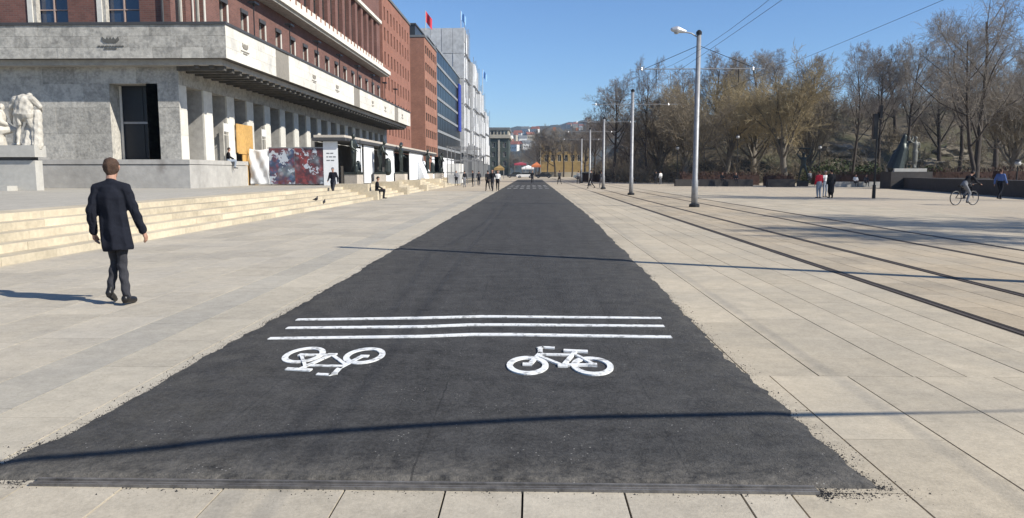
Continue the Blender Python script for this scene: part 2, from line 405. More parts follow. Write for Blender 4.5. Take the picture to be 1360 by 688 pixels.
fill(4.988, 6.312, .40, .43, .7, 1.3, 'slab_track', rng); fill(6.488, 8.512, .45, .55, .9, 1.5, 'slab_track', rng)
fill(8.688, 9.962, .40, .42, .7, 1.3, 'slab_track', rng); fill(10.138, 16, .5, .7, .9, 1.6, 'slab', rng)
lay_slabs(pv, cols, 1.0, SLAB_END, 300, 11)
pf = tag(sheet('pavement_front', 'joint', -6.5, 1.3, 1, 3.655, -.0255), kind='structure')
cols = []; xs = [-6.5, -5.9, -5.3, -4.75, -4.2, -3.65, -3.1, -2.6, -2.08, -1.56, -.94, -.43, -.04, .47, 1.05, 1.3]
for a, b in zip(xs, xs[1:]): cols.append((a, b, 1.0, 1.8, 'slab_front'))
lay_slabs(pf, cols, 1.0, 3.655, 80, 5)
pl = tag(sheet('pavement_left', 'joint', -9.0, -2.3, 3.655, SLAB_END, -.026), kind='structure')
cols = [(-2.95, -2.3, .9, 1.5, 'slab_edge'), (-3.52, -2.95, .9, 1.5, 'slab_edge'), (-4.05, -3.52, 1.0, 1.6, 'slab_grey')]
fill(-9.0, -4.05, .7, .95, 1.0, 1.9, 'slab_left', rng)
lay_slabs(pl, cols, 3.655, SLAB_END, 300, 12)
far_r = tag(sheet('plaza_right', 'plaza', 16, 75, 1, SLAB_END, -.003), kind='structure')
tag(sheet('plaza_far', 'plaza', -9.0, 75, SLAB_END, 150, -.004), kind='structure')
tag(sheet('plaza_left_near', 'slab_left', -40, -9.0, -20, 6, -.004), kind='structure')
tag(sheet('street', 'plaza', -14, 40, 150, 420, -.006), kind='structure')
# rails
for i, x in enumerate(RAILS):
    e = empty('tram_rail', (x, 1, 0))
    words = ('nearest to the asphalt lane', 'second from the asphalt lane', 'third from the asphalt lane', 'farthest from the asphalt lane')
    tag(e, 'long grooved steel tram rail set in the paving, ' + words[i], 'tram rail', 'tram rails along the plaza')
    b = MB(); b.box(-.083, .083, 0, 180, -.05, -.006); b.build('rail_bed', 'rail_bed', e)
    b = MB(); b.box(-.045, .02, 0, 180, -.05, .002); b.box(.05, .065, 0, 180, -.05, -.001); b.build('rail_head', 'rail', e)
# asphalt lane
EDGE = []
def lane():
    r = np.random.RandomState(3)
    ys = [3.70]; st = .025
    while ys[-1] < 150:
        ys.append(ys[-1] + st)
        if ys[-1] > 9: st *= 1.012
    n = len(ys)
    def walk(amp):
        o = np.zeros(n)
        for f, a in ((.9, 1.2), (2.3, .9), (6, .7), (14, .5), (31, .25)):
            ph = r.rand(8)*6.28
            o += a*amp*sum(np.sin(np.array(ys)*f*(.6+.8*r.rand())+p) for p in ph[:3])/3
        q = r.randn(n); q = (q + np.roll(q, 1) + np.roll(q, 2))/3
        return o + amp*.35*q
    wl, wr = walk(.026), walk(.03)
    v = []; f = []
    for i, y in enumerate(ys):
        k = math.exp(-(y-3.7)/.28)
        xl = -2.80 - .06*math.exp(-(y-3.7)/2) + wl[i] - .25*k*.3
        xr = 1.75 + .018*min(max(y-8, 0), 20) + wr[i] - .08*math.exp(-(y-3.7)/2.5) + .12*k
        feather = .16
        crown = lambda x: .022 + .004*math.sin(y*.7+x)
        row = [(xl, .002), (xl+feather*.4, .012), (xl+feather, crown(xl))]
        for q in range(1, 10):
            x = xl+feather + (xr-xl-2*feather)*q/10; row.append((x, crown(x)))
        row += [(xr-feather, crown(xr)), (xr-feather*.4, .012), (xr, .002)]
        if i == 0: row = [(x, -.004) for x, z in row]
        if i == 1: row = [(x, min(z, .012)) for x, z in row]
        v += [(x, y, z) for x, z in row]
        if i:
            m = len(row)
            for q in range(m-1): f.append(((i-1)*m+q, (i-1)*m+q+1, i*m+q+1, i*m+q))
        EDGE.append((y, xl, xr))
    return mesh('bicycle_lane', v, f, True)
lo = tag(link('bicycle_lane', lane(), 'asphalt'), kind='structure')
# grit along the ragged sides
def grit():
    r = random.Random(4); m = MB(); near = [e for e in EDGE if e[0] < 22]
    for k in range(15000):
        e = near[int((r.random()**1.5)*len(near))]; side = r.random() < .5
        y = e[0] + r.uniform(-.02, .02); d = r.expovariate(1/.034) - .025
        if d > .3: continue
        x = e[1]-d if side else e[2]+d
        if k < 420: x = r.uniform(-2.6, 1.5); y = 3.63 - r.expovariate(1/.035)
        if 420 <= k < 1500: x = 1.42 + r.expovariate(1/.13); y = 3.66 + r.gauss(0, .04)
        if 1500 <= k < 1800: x = -2.62 - r.expovariate(1/.1); y = 3.68 + r.gauss(0, .03)
        s = r.uniform(.0012, .0036)*(1+1.6*r.random()**5); a = r.random()*6.28; z0 = -.001
        p = [(x+s*math.cos(a+q*1.571)*r.uniform(.6, 1.3), y+s*math.sin(a+q*1.571)*r.uniform(.6, 1.3)) for q in range(4)]
        n = len(m.v); m.v += [(u, v, z0) for u, v in p] + [(x, y, z0+s*r.uniform(.8, 1.5))]
        m.f += [(n, n+1, n+4), (n+1, n+2, n+4), (n+2, n+3, n+4), (n+3, n, n+4)]
    return m
tag(grit().build('loose_grit', 'grit'), 'loose black asphalt crumbs along the ragged lane sides', 'grit', kind='stuff')
# steel channel at the near end
a = G(35, 648); b = G(1080, 647)
st = tag(empty('drain_channel', ((a.x+b.x)/2, 3.68, 0)), 'long ribbed steel channel closing the near end of the asphalt lane', 'channel')
hw = (b.x-a.x)/2
box('channel_base', 'strip', st, -hw, hw, -.045, .02, -.02, .006)
for q, (ya, yb, z) in enumerate(((-.052, -.038, .016), (-.02, -.008, .012), (.008, .024, .018))):
    box('rib', 'strip', st, -hw+.002*q, hw-.003*q, ya, yb, .0, z)
# ------------------------------------------------------------------ paint
ZP = .0295
def stroke_poly(m, pts, wd, fn, z0, z1):
    for p, q in zip(pts, pts[1:]):
        p = Vector(p); q = Vector(q); d = (q-p); L = d.length; d.normalize(); nn = Vector((-d.y, d.x))*wd/2; ex = d*wd*.25
        m.prism([tuple(p-ex-nn), tuple(q+ex-nn), tuple(q+ex+nn), tuple(p-ex+nn)], z0, z1, fn)
def ring(m, c, ro, ri, fn, z0, z1, n=40):
    for k in range(n):
        a0, a1 = 2*math.pi*k/n, 2*math.pi*(k+1)/n
        m.prism([(c[0]+ri*math.cos(a0), c[1]+ri*math.sin(a0)), (c[0]+ro*math.cos(a0), c[1]+ro*math.sin(a0)),
                 (c[0]+ro*math.cos(a1), c[1]+ro*math.sin(a1)), (c[0]+ri*math.cos(a1), c[1]+ri*math.sin(a1))], z0, z1, fn)
STR = 1.68
def tpl(x, y):                      # crop pixels of the right-hand symbol -> template metres
    p = G(640 + x/6.18, 440 + y/6.18, ZP); c = G(640 + 640/6.18, 440 + 275/6.18, ZP)
    return (p.x-c.x, (p.y-c.y)/STR)
def bike_symbol(label, c, rot):
    e = tag(empty('bicycle_symbol', (c.x, c.y, 0)), label, 'road marking', 'painted bicycle symbols')
    s = -1 if rot else 1
    fn = lambda u, v, h: (s*u, s*v*STR, h)
    z0, z1 = ZP-.012, ZP
    wl, wr = tpl(375, 272), tpl(905, 278)
    for q, cen in enumerate((wl, wr)):
        m = MB(); ring(m, cen, .172, .122, fn, z0, z1); m.build('painted_wheel', 'paint', e)
    m = MB(); k = [0]
    def S(pts, wd):
        k[0] += 1; stroke_poly(m, [tpl(*p) for p in pts], wd, fn, z0, z1+.0006*k[0])
    S([(395, 262), (480, 175), (478, 138)], .042); S([(345, 265), (400, 266)], .042)
    S([(462, 136), (500, 128), (590, 132)], .032); S([(490, 186), (735, 190)], .028)
    S([(470, 200), (645, 270)], .030); S([(635, 276), (690, 276)], .05)
    S([(672, 272), (765, 165)], .036); S([(680, 156), (860, 164)], .040)
    S([(772, 192), (915, 268)], .026); S([(690, 274), (930, 274)], .028); S([(885, 272), (935, 274)], .042)
    m.build('painted_frame', 'paint', e)
bike_symbol('white painted bicycle symbol standing upright in the right half of the lane', G(640+640/6.18, 440+275/6.18, ZP), False)
bike_symbol('white painted bicycle symbol lying upside down in the left half of the lane', G(340+642/6.18, 440+193/6.18, ZP), True)
for q, (pts, lb) in enumerate((([(357, 449), (560, 446), (625, 443.5), (680, 443.5), (892, 447)], 'nearest, longest of the three white lines across the asphalt lane'),
                               ([(381, 435), (560, 433), (625, 430.5), (680, 430.5), (882, 432.5)], 'middle of the three white lines across the asphalt lane'),
                               ([(394, 424), (560, 421.5), (640, 419.5), (878, 422)], 'farthest, shortest of the three white lines across the asphalt lane'))):
    m = MB(); P = [G(x, y, ZP) for x, y in pts]
    top = [(p.x, p.y+.045) for p in P]; bot = [(p.x, p.y-.045) for p in P]
    for i in range(len(P)-1):
        m.prism([bot[i], bot[i+1], top[i+1], top[i]], ZP-.012, ZP, lambda u, v, h: (u, v, h))
    tag(m.build('painted_line', 'paint'), lb, 'road marking', 'painted lines across the lane')
for q, y in enumerate((72., 79., 86.)):
    e = tag(empty('dashed_line', (0, y, 0)), ('nearest', 'middle', 'farthest')[q] + ' of the three faint dashed white lines far along the lane', 'road marking', 'dashed lines far along the lane')
    for k in range(7): box('dash', 'paint', e, -2.3+k*.6, -1.95+k*.6, -.13, .13, ZP-.012, ZP+.002)
# ================================================================== STEPS + TERRACE
TZ = .75; SX = -9.0; TR = .43; RZ = .15
tag(box('terrace', 'terrace', None, -60, SX-4*TR-.45, 6, 118, -.5, TZ-.003), kind='structure')
sp = tag(empty('terrace_steps', (SX, 8, 0)), 'five broad yellow granite steps rising from the plaza to the terrace', 'steps')
r = random.Random(21); far = MB(); nobj = 0
for i in range(5):
    y = 7.0 - r.random()
    while y < 96:
        L = r.uniform(1.5, 2.3); x1 = -TR*i; x0 = x1 - TR - (.45 if i == 4 else .12)
        zz = RZ*(i+1) + r.uniform(-.003, .003) + (.002 if i == 4 else 0)
        if y < 38:
            block('step_block', 'step', sp, x0, x1+r.uniform(-.004, .004), y-8+.004, y+L-8-.004, zz-.2, zz)
        else: far.box(x0, x1, y-8+.004, y+L-8-.004, zz-.2, zz)
        y += L
tag(far.build('step_blocks_beyond', 'step', sp), kind='stuff')
for k, (y, nm) in enumerate(((43.2, 'nearest'), (53.5, 'second nearest'), (63.5, 'middle'), (77., 'fourth'), (92., 'farthest'))):
    m = MB(); x0, x1 = SX-4*TR-.5, SX+.25
    m.box(x0, x1-.55, y-.45, y+.45, 0, TZ+.16); m.box(x1-.5499, x1, y-.45, y+.45, 0, .5)
    tag(m.build('step_cheek_block', 'step'), nm + ' pale granite cheek block cutting through the terrace steps', 'stone block', 'cheek blocks on the steps')
# ================================================================== CITY HALL
hall = tag(empty('city_hall', (-17.5, 38.5, 0)), 'big red brick hall with pale granite base, cornice and deep openings', 'building')
HO = Vector((-17.5, 38.5, 0))
def hb(name, mat, x0, x1, y0, y1, z0, z1, parent=hall):       # world box -> part
    return box(name, mat, parent, x0-HO.x, x1-HO.x, y0-HO.y, y1-HO.y, z0, z1)
def hblk(name, mat, x0, x1, y0, y1, z0, z1, parent=None):
    return block(name, mat, parent if parent else hall, x0-HO.x, x1-HO.x, y0-HO.y, y1-HO.y, z0, z1)
WX, WY = -17.95, 38.6        # lower wall planes
ZPL, ZT = 2.22, 6.95
END = 94.0
# plinth
PXF = -17.42
hb('plinth', 'stone_base', -60, PXF-.03, WY-.32, 46.2, TZ-.1, ZPL-.27)
hb('plinth_cap', 'stone_base', -60, PXF, WY-.36, 46.25, ZPL-.24, ZPL)
hb('plinth_joint', 'coping', -60, PXF-.12, WY-.25, 46.1, ZPL-.28, ZPL-.23)
hb('plinth_rear', 'stone_base', -60, WX-.02, 46.3, END, TZ-.1, ZPL)
# facade pieces: side openings
r = random.Random(9)
OP0, OPP, OPW = 39.45, 3.15, 2.02
ZO = 6.0
hb('core_wall', 'door_dark', -50, WX-1.7, WY+2.2, END, ZPL, ZT)
ops = []
k = 0
while OP0 + k*OPP + OPW < END - .5: ops.append(OP0 + k*OPP); k += 1
prev = WY
for i, o in enumerate(ops + [END]):
    # pier from prev to o in four courses
    z = ZPL
    for c, hh in enumerate((1.25, 1.3, 1.23)):
        if i < 9: hblk('pier_stone', 'cream', WX-.10, WX+r.uniform(-.006, .006), prev+.004, o-.004, z+.003, z+hh-.003)
        if c == 0:
            hb('pier', 'reveal', WX-1.7, WX-.1001, prev, o, ZPL, ZO)
            if i >= 9: hb('pier_face', 'cream', WX-.1, WX, prev+.004, o-.004, ZPL, ZO)
        z += hh
    prev = o + OPW
hb('lintel_wall', 'stone', WX-1.7, WX+.002, WY, END, ZO+.0, ZT)
# glazed doors in the back of each side opening
for i, o in enumerate(ops):
    d = hb('tall_door', 'frame_dark', WX-1.66, WX-1.5, o+.02, o+OPW-.02, ZPL, ZO-.02)
    if i < 10:
        hb('pane', 'glass_dark', WX-1.499, WX-1.47, o+.15, o+OPW-.15, ZPL+.15, ZO-.2, d).location = (0, 0, 0)
        pass
# front wall stones round the doorway
DX0, DX1 = -21.55, -19.05
DZ = 6.05
course = [ZPL, 3.55, 4.85, DZ, ZT]
for ci, (za, zb) in enumerate(zip(course, course[1:])):
    segs = [(-46, WX-1.7001)] if zb > DZ+.1 else [(-46, DX0), (DX1, WX-1.7001)]
    if zb <= DZ+.1: segs[1] = (DX1, WX)
    else: segs = [(-46, WX)]
    for xa, xb in segs:
        x = xb
        while x > xa + .05:
            L = min(r.uniform(1.3, 2.2), x-xa)
            if x-L-xa < .6: L = x-xa
            y0 = WY + r.uniform(-.008, .008)
            if x == WX and zb <= DZ+.1:
                hblk('wall_stone', 'stone', x-L, WX-.0, y0, WY-.0+.0001 if False else WY+.0-.001+.0, za+.004, zb-.004) if False else None
            hblk('wall_stone', 'stone', x-L+.004, x-.004 - (.02 if x == WX else 0), y0-.02, WY-.001 if x <= WX-1.7 else WY-.001, za+.004, zb-.004)
            x -= L
hb('wall_backing', 'stone', -46, DX0, WY, WY+2.1, ZPL, ZT); hb('wall_backing', 'stone', DX1, WX-1.701, WY, WY+2.1, ZPL, ZT); hb('wall_backing', 'stone', DX0, DX1, WY, WY+2.1, DZ, ZT)
# door
DD = WY+1.0
d = hb('door', 'door_dark', DX0-.02, DX1+.02, DD, DD+.2, ZPL, DZ)
for (xa, xb, za, zb) in ((DX0+.12, -20.35, ZPL+.1, 4.05), (-20.27, DX1-.08, ZPL+.1, 4.05), (DX0+.12, -20.35, 4.25, DZ-.1), (-20.27, DX1-.08, 4.25, DZ-.1)):
    hb('pane', 'door_dark', xa, xb, DD-.03, DD-.001, za, zb, d)
hb('door_rail', 'steel', DX0, DX1, DD-.08, DD-.031, 4.09, 4.2, d); hb('door_post', 'frame_white', DX0+.02, DX0+.14, DD-.14, DD-.081, ZPL, DZ-.02, d)
# cornice
CXF, CYF, CZ0, CZ1 = -15.0, 37.5, 7.15, 8.75
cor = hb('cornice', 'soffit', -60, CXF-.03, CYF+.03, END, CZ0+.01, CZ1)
hb('cornice_step', 'reveal', -60, CXF-.45, CYF+.45, END-.3, ZT-.06, CZ0+.011, cor)
CH = (CZ1-CZ0)/3
# front stones
for c in range(3):
    x = CXF
    while x > -42:
        L = r.uniform(.9, 1.9)
        hblk('cornice_stone', 'stone', max(x-L, -42)+.004, x-.004, CYF+r.uniform(-.006, .004), CYF+.03, CZ0+c*CH+.004, CZ0+(c+1)*CH-.004, cor)
        x -= L
INS = [(44.8, 47.2), (64.3, 66.5), (83.3, 85.6)]
for c in range(3):
    y = CYF + .002
    marks = sorted([v for a in INS for v in a] + [END])
    while y < END - .05:
        nxt = min(v for v in marks if v > y + .01)
        inset = any(abs(y-a) < .02 for a, _ in INS)
        if inset: L = nxt-y
        else:
            L = r.uniform(1.2, 2.4)
            if y+L > nxt-.5: L = nxt-y
        if inset and c == 0:
            hblk('inset_panel', 'cream_patch', CXF-.03, CXF-.012, y+.004, y+L-.004, CZ0+.004, CZ1-.004, cor)
        elif not inset:
            hblk('cornice_stone', 'cream', CXF-.03, CXF+r.uniform(-.003, .005), y+.004, y+L-.004, CZ0+c*CH+.004, CZ0+(c+1)*CH-.004, cor)
        y += L
hb('cornice_coping', 'coping', -60, CXF+.06, CYF-.06, END+.05, CZ1, CZ1+.13)
# soffit beams under the side overhang
y = CYF+.9; k = 0
while y < END-.6:
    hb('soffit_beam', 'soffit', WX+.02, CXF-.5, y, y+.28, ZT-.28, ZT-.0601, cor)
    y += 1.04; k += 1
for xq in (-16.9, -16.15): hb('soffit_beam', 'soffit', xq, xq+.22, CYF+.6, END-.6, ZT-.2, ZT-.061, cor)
# carved crests: a winged crown over short carved bars
def crest(cx, cz, fn, s=1.0):
    m = MB()
    def bx(u0, u1, v0, v1): m.prism([(u0, v0), (u1, v0), (u1, v1), (u0, v1)], -.004, .03, fn(cx, cz, s))
    body = [(-.42, .30), (-.46, .12), (-.30, -.02), (.30, -.02), (.46, .12), (.42, .30), (.26, .14), (.16, .27), (.08, .14), (0, .27), (-.08, .14), (-.16, .27), (-.26, .14)]
    # split into convex bits
    m.prism([(-.42, .30), (-.46, .12), (-.30, -.02), (-.26, .14)], -.004, .03, fn(cx, cz, s))
    m.prism([(.30, -.02), (.46, .12), (.42, .30), (.26, .14)], -.004, .03, fn(cx, cz, s))
    bx(-.2599, .2599, -.02, .1399)
    for u in (-.17, 0, .17): m.prism([(u-.09, .14), (u+.08, .14), (u, .27)], -.004, .03, fn(cx, cz, s))
    u = -.68
    rr = random.Random(int(cx*10))
    while u < .62:
        L = rr.uniform(.06, .2); bx(u, min(u+L, .68), -.22, -.16); u += L + .05
    bx(-.34, .30, -.34, -.29)
    return m
fn_front = lambda cx, cz, s: (lambda u, v, h: (cx+u*s-HO.x, CYF-.006-h-HO.y, cz+v*s))
fn_side = lambda cy, cz, s: (lambda u, v, h: (CXF+.006+h-HO.x, cy+u*s-HO.y, cz+v*s))
p = AY(147, 55, CYF); crest(p.x, p.z-.05, fn_front, .95).build('carved_crest', 'crest', cor)
for yq in (40.0, 52.6, 58.8, 71.8, 78.0, 88.2): crest(yq, (CZ0+CZ1)/2+.02, fn_side, .85).build('carved_crest', 'cream_patch', cor)
# balcony posts with T lamps
for k in range(8):
    yq = 43.0 + 6.3*k
    m = MB(); c = (CXF-.55-HO.x, yq-HO.y, 0)
    m.tube([(c[0], c[1], CZ1+.1), (c[0], c[1], 10.9)], .035, 6); e = m.build('lamp_stem', 'pole_dark', hall)
    hb('lamp_head', 'pole_dark', CXF-.75, CXF-.35, yq-.38, yq+.38, 10.88, 10.98, e)
# upper brick
BX, BY, BTOP = -18.6, 39.5, 25.0
def facade(name, org, u, n, width, z0, z1, opens, depth, mat, parent):
    """wall sheet with real openings; u along, n outward; opens=(u0,u1,z0,z1)"""
    us = sorted({0., width, *[o[0] for o in opens], *[o[1] for o in opens]}); zs = sorted({z0, z1, *[o[2] for o in opens], *[o[3] for o in opens]})
    m = MB(); org = Vector(org); u = Vector(u); n = Vector(n)
    P = lambda a, z, d=0: org + u*a - n*d + Vector((0, 0, z))
    flip = u.cross(Vector((0, 0, 1))).dot(n) < 0
    def q(a, b, c, d):
        m.quad(a, b, c, d) if not flip else m.quad(d, c, b, a)
    for a, b in zip(us, us[1:]):
        run = None
        for c, d in zip(zs, zs[1:]):
            mu, mz = (a+b)/2, (c+d)/2
            if any(o[0] < mu < o[1] and o[2] < mz < o[3] for o in opens): continue
            q(P(a, c), P(b, c), P(b, d), P(a, d))
    for o in opens:
        a, b, c, d = o[:4]
        q(P(a, c), P(a, c, depth), P(a, d, depth), P(a, d)) if False else q(P(a, d), P(a, d, depth), P(a, c, depth), P(a, c))
        q(P(b, c), P(b, c, depth), P(b, d, depth), P(b, d))
        q(P(a, c), P(a, c, depth), P(b, c, depth), P(b, c)); q(P(b, d), P(b, d, depth), P(a, d, depth), P(a, d))
    return m.build(name, mat, parent)
def window(parent, org, u, n, o, depth, fmat='frame_white', pmat='glass', bars=1, hbars=0, fw=.07):
    org = Vector(org); u = Vector(u); n = Vector(n); a, b, c, d = o
    def bx(m, a, b, c, d, t0, t1):
        P = lambda s, z, t: org + u*s + n*(t) + Vector((0, 0, z))
        m.hexa([P(a, c, t0), P(b, c, t0), P(b, c, t1), P(a, c, t1), P(a, d, t0), P(b, d, t0), P(b, d, t1), P(a, d, t1)])
    m = MB(); t0, t1 = -depth-.03, -depth+.06
    bx(m, a+.001, a+fw, c+.001, d-.001, t0, t1); bx(m, b-fw, b-.001, c+.001, d-.001, t0, t1)
    bx(m, a+fw, b-fw, c+.001, c+fw, t0, t1); bx(m, a+fw, b-fw, d-fw, d-.001, t0, t1)
    for k in range(bars):
        x = a + (b-a)*(k+1)/(bars+1); bx(m, x-fw*.4, x+fw*.4, c+fw, d-fw, t0, t1-.005)
    for k in range(hbars):
        z = c + (d-c)*(k+1)/(hbars+1); bx(m, a+fw, b-fw, z-fw*.3, z+fw*.3, t0, t1-.012)
    w_ = m.build('window', fmat, parent)
    m = MB(); bx(m, a+.002, b-.002, c+.002, d-.002, -depth-.08, -depth-.0301); m.build('pane', pmat, w_)
    return w_
# upper side facade (faces +X): u = +Y from BY
uy, nx_ = (0, 1, 0), (1, 0, 0); ux, ny_ = (1, 0, 0), (0, -1, 0)
L_ = END-BY; opens = []
org = Vector((BX, BY, 0))-HO
sm = []; y = 42.45
while y < END-1: sm.append((y-BY, y-BY+1.05, 9.3, 11.9)); y += 3.3
LZ = 13.35
tall = []; y = BY+4.2
while y < END-2.6: tall.append((y-BY, y-BY+1.75, LZ+1.55, LZ+6.1)); y += 2.75
tall0 = [(.55, 1.75, 8.9, 12.2)]
facade('brick_wall_side', org, uy, nx_, L_, CZ1-.2, BTOP, sm+tall+tall0, .45, 'brick', hall)
for i, o in enumerate(sm): window(hall, org, uy, nx_, o, .3, 'frame_white', 'glass_dark', 0)
for o in tall: window(hall, org, uy, nx_, o, .4, 'frame_dark', 'glass_dark', 1, 2)
window(hall, org, uy, nx_, tall0[0], .25, 'frame_white', 'glass_dark', 0)
for i, o in enumerate(sm):
    hb('head_shadow', 'coping', BX+.001, BX+.1, BY+o[0]-.04, BY+o[1]+.04, 11.7, 11.95)  # dark bar standing in for the shadow at the window head
    hb('lit_side_jamb', 'frame_white', BX+.001, BX+.05, BY+o[1], BY+o[1]+.2, 9.3, 11.7)  # white strip on one side only, standing in for the sunlit jamb
m = MB(); m.tube([(BX+.1-HO.x, 41.9-HO.y, CZ1), (BX+.1-HO.x, 41.9-HO.y, 14)], .05, 6); m.build('downpipe', 'frame_white', hall)
# ledge and balustrade panels
led = hb('ledge', 'cream', BX, -17.35, 44.0, END+.15, LZ, LZ+.42)
hb('ledge_soffit', 'stone', BX, -17.55, 44.2, END, LZ-.2, LZ-.0, led)
y = 44.2; k = 0
while y < END-1.2:
    hblk('balustrade_panel', 'cream', BX-.0, BX+.42, y+.05, y+1.32, LZ+.42, LZ+1.35, None)
    hblk('balustrade_post', 'brick3', BX, BX+.5, y+1.32, y+1.4+.02, LZ+.42, LZ+1.42, None)
    y += 1.375
hb('lintel_band', 'cream', BX, BX+.3, 46, END, LZ+6.1, LZ+6.45)
# front facade (faces -Y): u=+X
FW = 42.0
orgf = Vector((BX-FW, BY, 0))-HO
fo = []
for px0, px1 in ((45, 91), (137, 186)):
    a = AY(px0, 30, BY).x; b = AY(px1, 30, BY).x; fo.append((a-(BX-FW), b-(BX-FW), 8.95, 13.0))
facade('brick_wall_front', orgf, ux, ny_, FW, CZ1-.2, BTOP, fo, .5, 'brick', hall)
for o in fo:
    w_ = window(hall, orgf, ux, ny_, o, .38, 'frame_pink', 'glass', 1, 3, .08)
    x0 = o[0]+BX-FW
    hb('lit_side_jamb', 'cream', x0-.26, x0-.001, BY-.06, BY+.3, 8.9, 13.1)  # cream strip carries the sunlit left jamb in its colour
    hb('lit_side_jamb', 'stone', x0+.002, x0+.17, BY-.0, BY+.33, 8.95, 13.0)
m = MB(); pp = AY(216, 20, BY-.1); m.tube([(pp.x-HO.x, BY-.1-HO.y, CZ1), (pp.x-HO.x, BY-.1-HO.y, 20)], .07, 6); m.build('downpipe', 'coping', hall)
hb('roof_slab', 'coping', BX-FW, BX+.15, BY-.15, END+.1, BTOP, BTOP+.3)
hb('end_wall', 'brick', BX-20, BX-.01, END-.3, END-.001, 0, BTOP)
# ------------------------------------------------------------------ row of buildings beyond
def building(name, label, x, y0, y1, z1, dep, mat, rows, fmat='frame_dark', front=True, group=None):
    e = tag(empty(name, (x, y0, 0)), label, 'building', group)
    o = Vector((0, 0, 0))
    facade('wall_side', o, uy, nx_, y1-y0, 0, z1, rows, .25, mat, e)
    if front: facade('wall_front', (-dep, 0, 0), ux, ny_, dep, 0, z1, [], .2, mat, e)
    box('roof', 'roof_grey', e, -dep-.1, .15, -.1, y1-y0+.1, z1, z1+.35)
    box('wall_back', mat, e, -dep, -.6, y1-y0-.3, y1-y0-.01, 0, z1)
    return e
rows = []; wz = (3.6, 6.7, 9.8, 12.9, 16.1, 19.3, 22.0)
for z in wz:
    for k in range(9): rows.append((1.2+k*2.42, 2.15+k*2.42, z, z+1.75))
b2 = building('brick_block', 'orange brick block with rows of small windows behind the hall cornice end', -20, 103, 126, 25.3, 22, 'brick2', rows)
for o in rows: window(b2, (0, 0, 0), uy, nx_, o, .2, 'frame_dark', 'glass_dark', 1)
for k in range(3): box('roof_vent', 'coping', b2, -2.2, -.8, 4+k*7.5, 5.2+k*7.5, 25.65, 26.6)
rows = []
for j in range(8):
    z = 1.2 + 2.95*j + .7
    for k in range(6): rows.append((1.0+k*2.6, 2.9+k*2.6, z, z+1.45))
b3 = building('pink_brick_block', 'pinkish brick office block with banded windows beside the dark glass block', -19, 136, 153.2, 25.2, 14, 'brick3', rows)
for o in rows: window(b3, (0, 0, 0), uy, nx_, o, .2, 'frame_dark', 'glass_dark', 1)
# dark glass block
b4 = tag(empty('glass_office_block', (-19, 154, 0)), 'dark glass office block with pale floor bands behind the pink brick block', 'building')
box('wall', 'dkglassbldg', b4, -20, -.25, 0, 50, 0, 26.5)
for j in range(8):
    z = 3.3*j + 3.0
    box('floor_band', 'band', b4, -20.02, 0, -.02, 50.02, z, z+.55)
    for k in range(16): box('pane', 'glass_office', b4, -.249, -.14, .3+k*3.1, 3.0+k*3.1, z-2.6, z-.1) if z > 3 else None
box('setback_storey', 'dkglassbldg', b4, -20, -2.2, 2, 48, 26.5, 28.6); box('roof', 'band', b4, -20.1, -1.9, 1.8, 48.2, 28.6, 28.9)
ph = box('penthouse', 'dkglassbldg', b4, -14, -4.8, 3, 18, 28.9, 31.3); box('penthouse_roof', 'coping', b4, -14.2, -4.6, 2.8, 18.2, 31.3, 31.6)
bn = AX(612, 110, -18.6); tag(box('banner', 'blue', None, -18.85, -18.55, 196, 201, 12, 24), 'long blue banner hanging at the far end of the dark glass block', 'banner')
# netted scaffolded towers
def netted(label, x, y0, y1, z1, dep, nb, seed, gm='net_grey'):
    e = tag(empty('netted_tower', (x, y0, 0)), label, 'building', 'white netted towers along the street')
    rr = random.Random(seed)
    box('core', 'roof_grey', e, -dep, -.5, .5, y1-y0, 0, z1-.5)
    nz = int(z1/6)
    for k in range(nb):
        ya = (y1-y0)*k/nb; yb = (y1-y0)*(k+1)/nb
        half = (ya+yb)/2
        for (y_a, y_b) in ((ya, half), (half, yb)):
            z_ = z1*rr.uniform(.16, .3)
            while z_ < z1-1:
                z_b = min(z1+rr.uniform(-.6, .6), z_+rr.uniform(7, 22))
                box('net_sheet', 'net' if rr.random() < .8 else gm, e, -.45, rr.uniform(-.25, .1), y_a+.03, y_b-rr.uniform(.03, .5), z_, z_b-.08); z_ = z_b
    nbx = max(2, int(dep/3))
    for k in range(nbx):
        for j in range(1, nz):
            box('net_sheet', gm, e, -dep+dep*k/nbx, -dep+dep*(k+1)/nbx-.08, rr.uniform(-.1, .05), .48, z1*j/nz+.05, z1*(j+1)/nz-.05)  # fronts greyer than the sun side: light difference put into the net colour
    for k in range(nb+1):
        ya = (y1-y0)*k/nb
        m = MB(); m.tube([(.15, ya, 0), (.15, ya, z1+rr.uniform(.5, 2.5))], .07, 5); m.build('scaffold_tube', 'scaf', e)
    for j in range(nz):
        box('scaffold_deck', 'scaf', e, .0, .5, 0, y1-y0, z1*j/nz-.1, z1*j/nz+.06)
    return e
netted('tallest grey and white netted tower rising behind the dark glass block', -18, 205, 221, 39.5, 12, 4, 1)
netted('second tallest white netted tower just past the tallest one', -17, 222, 246, 33.0, 9, 5, 2)
netted('third white netted tower down the street', -16.8, 247.5, 272, 27.5, 9, 4, 3)
netted('lowest and farthest white netted tower down the street', -16.8, 275, 302, 23.0, 9, 4, 4)
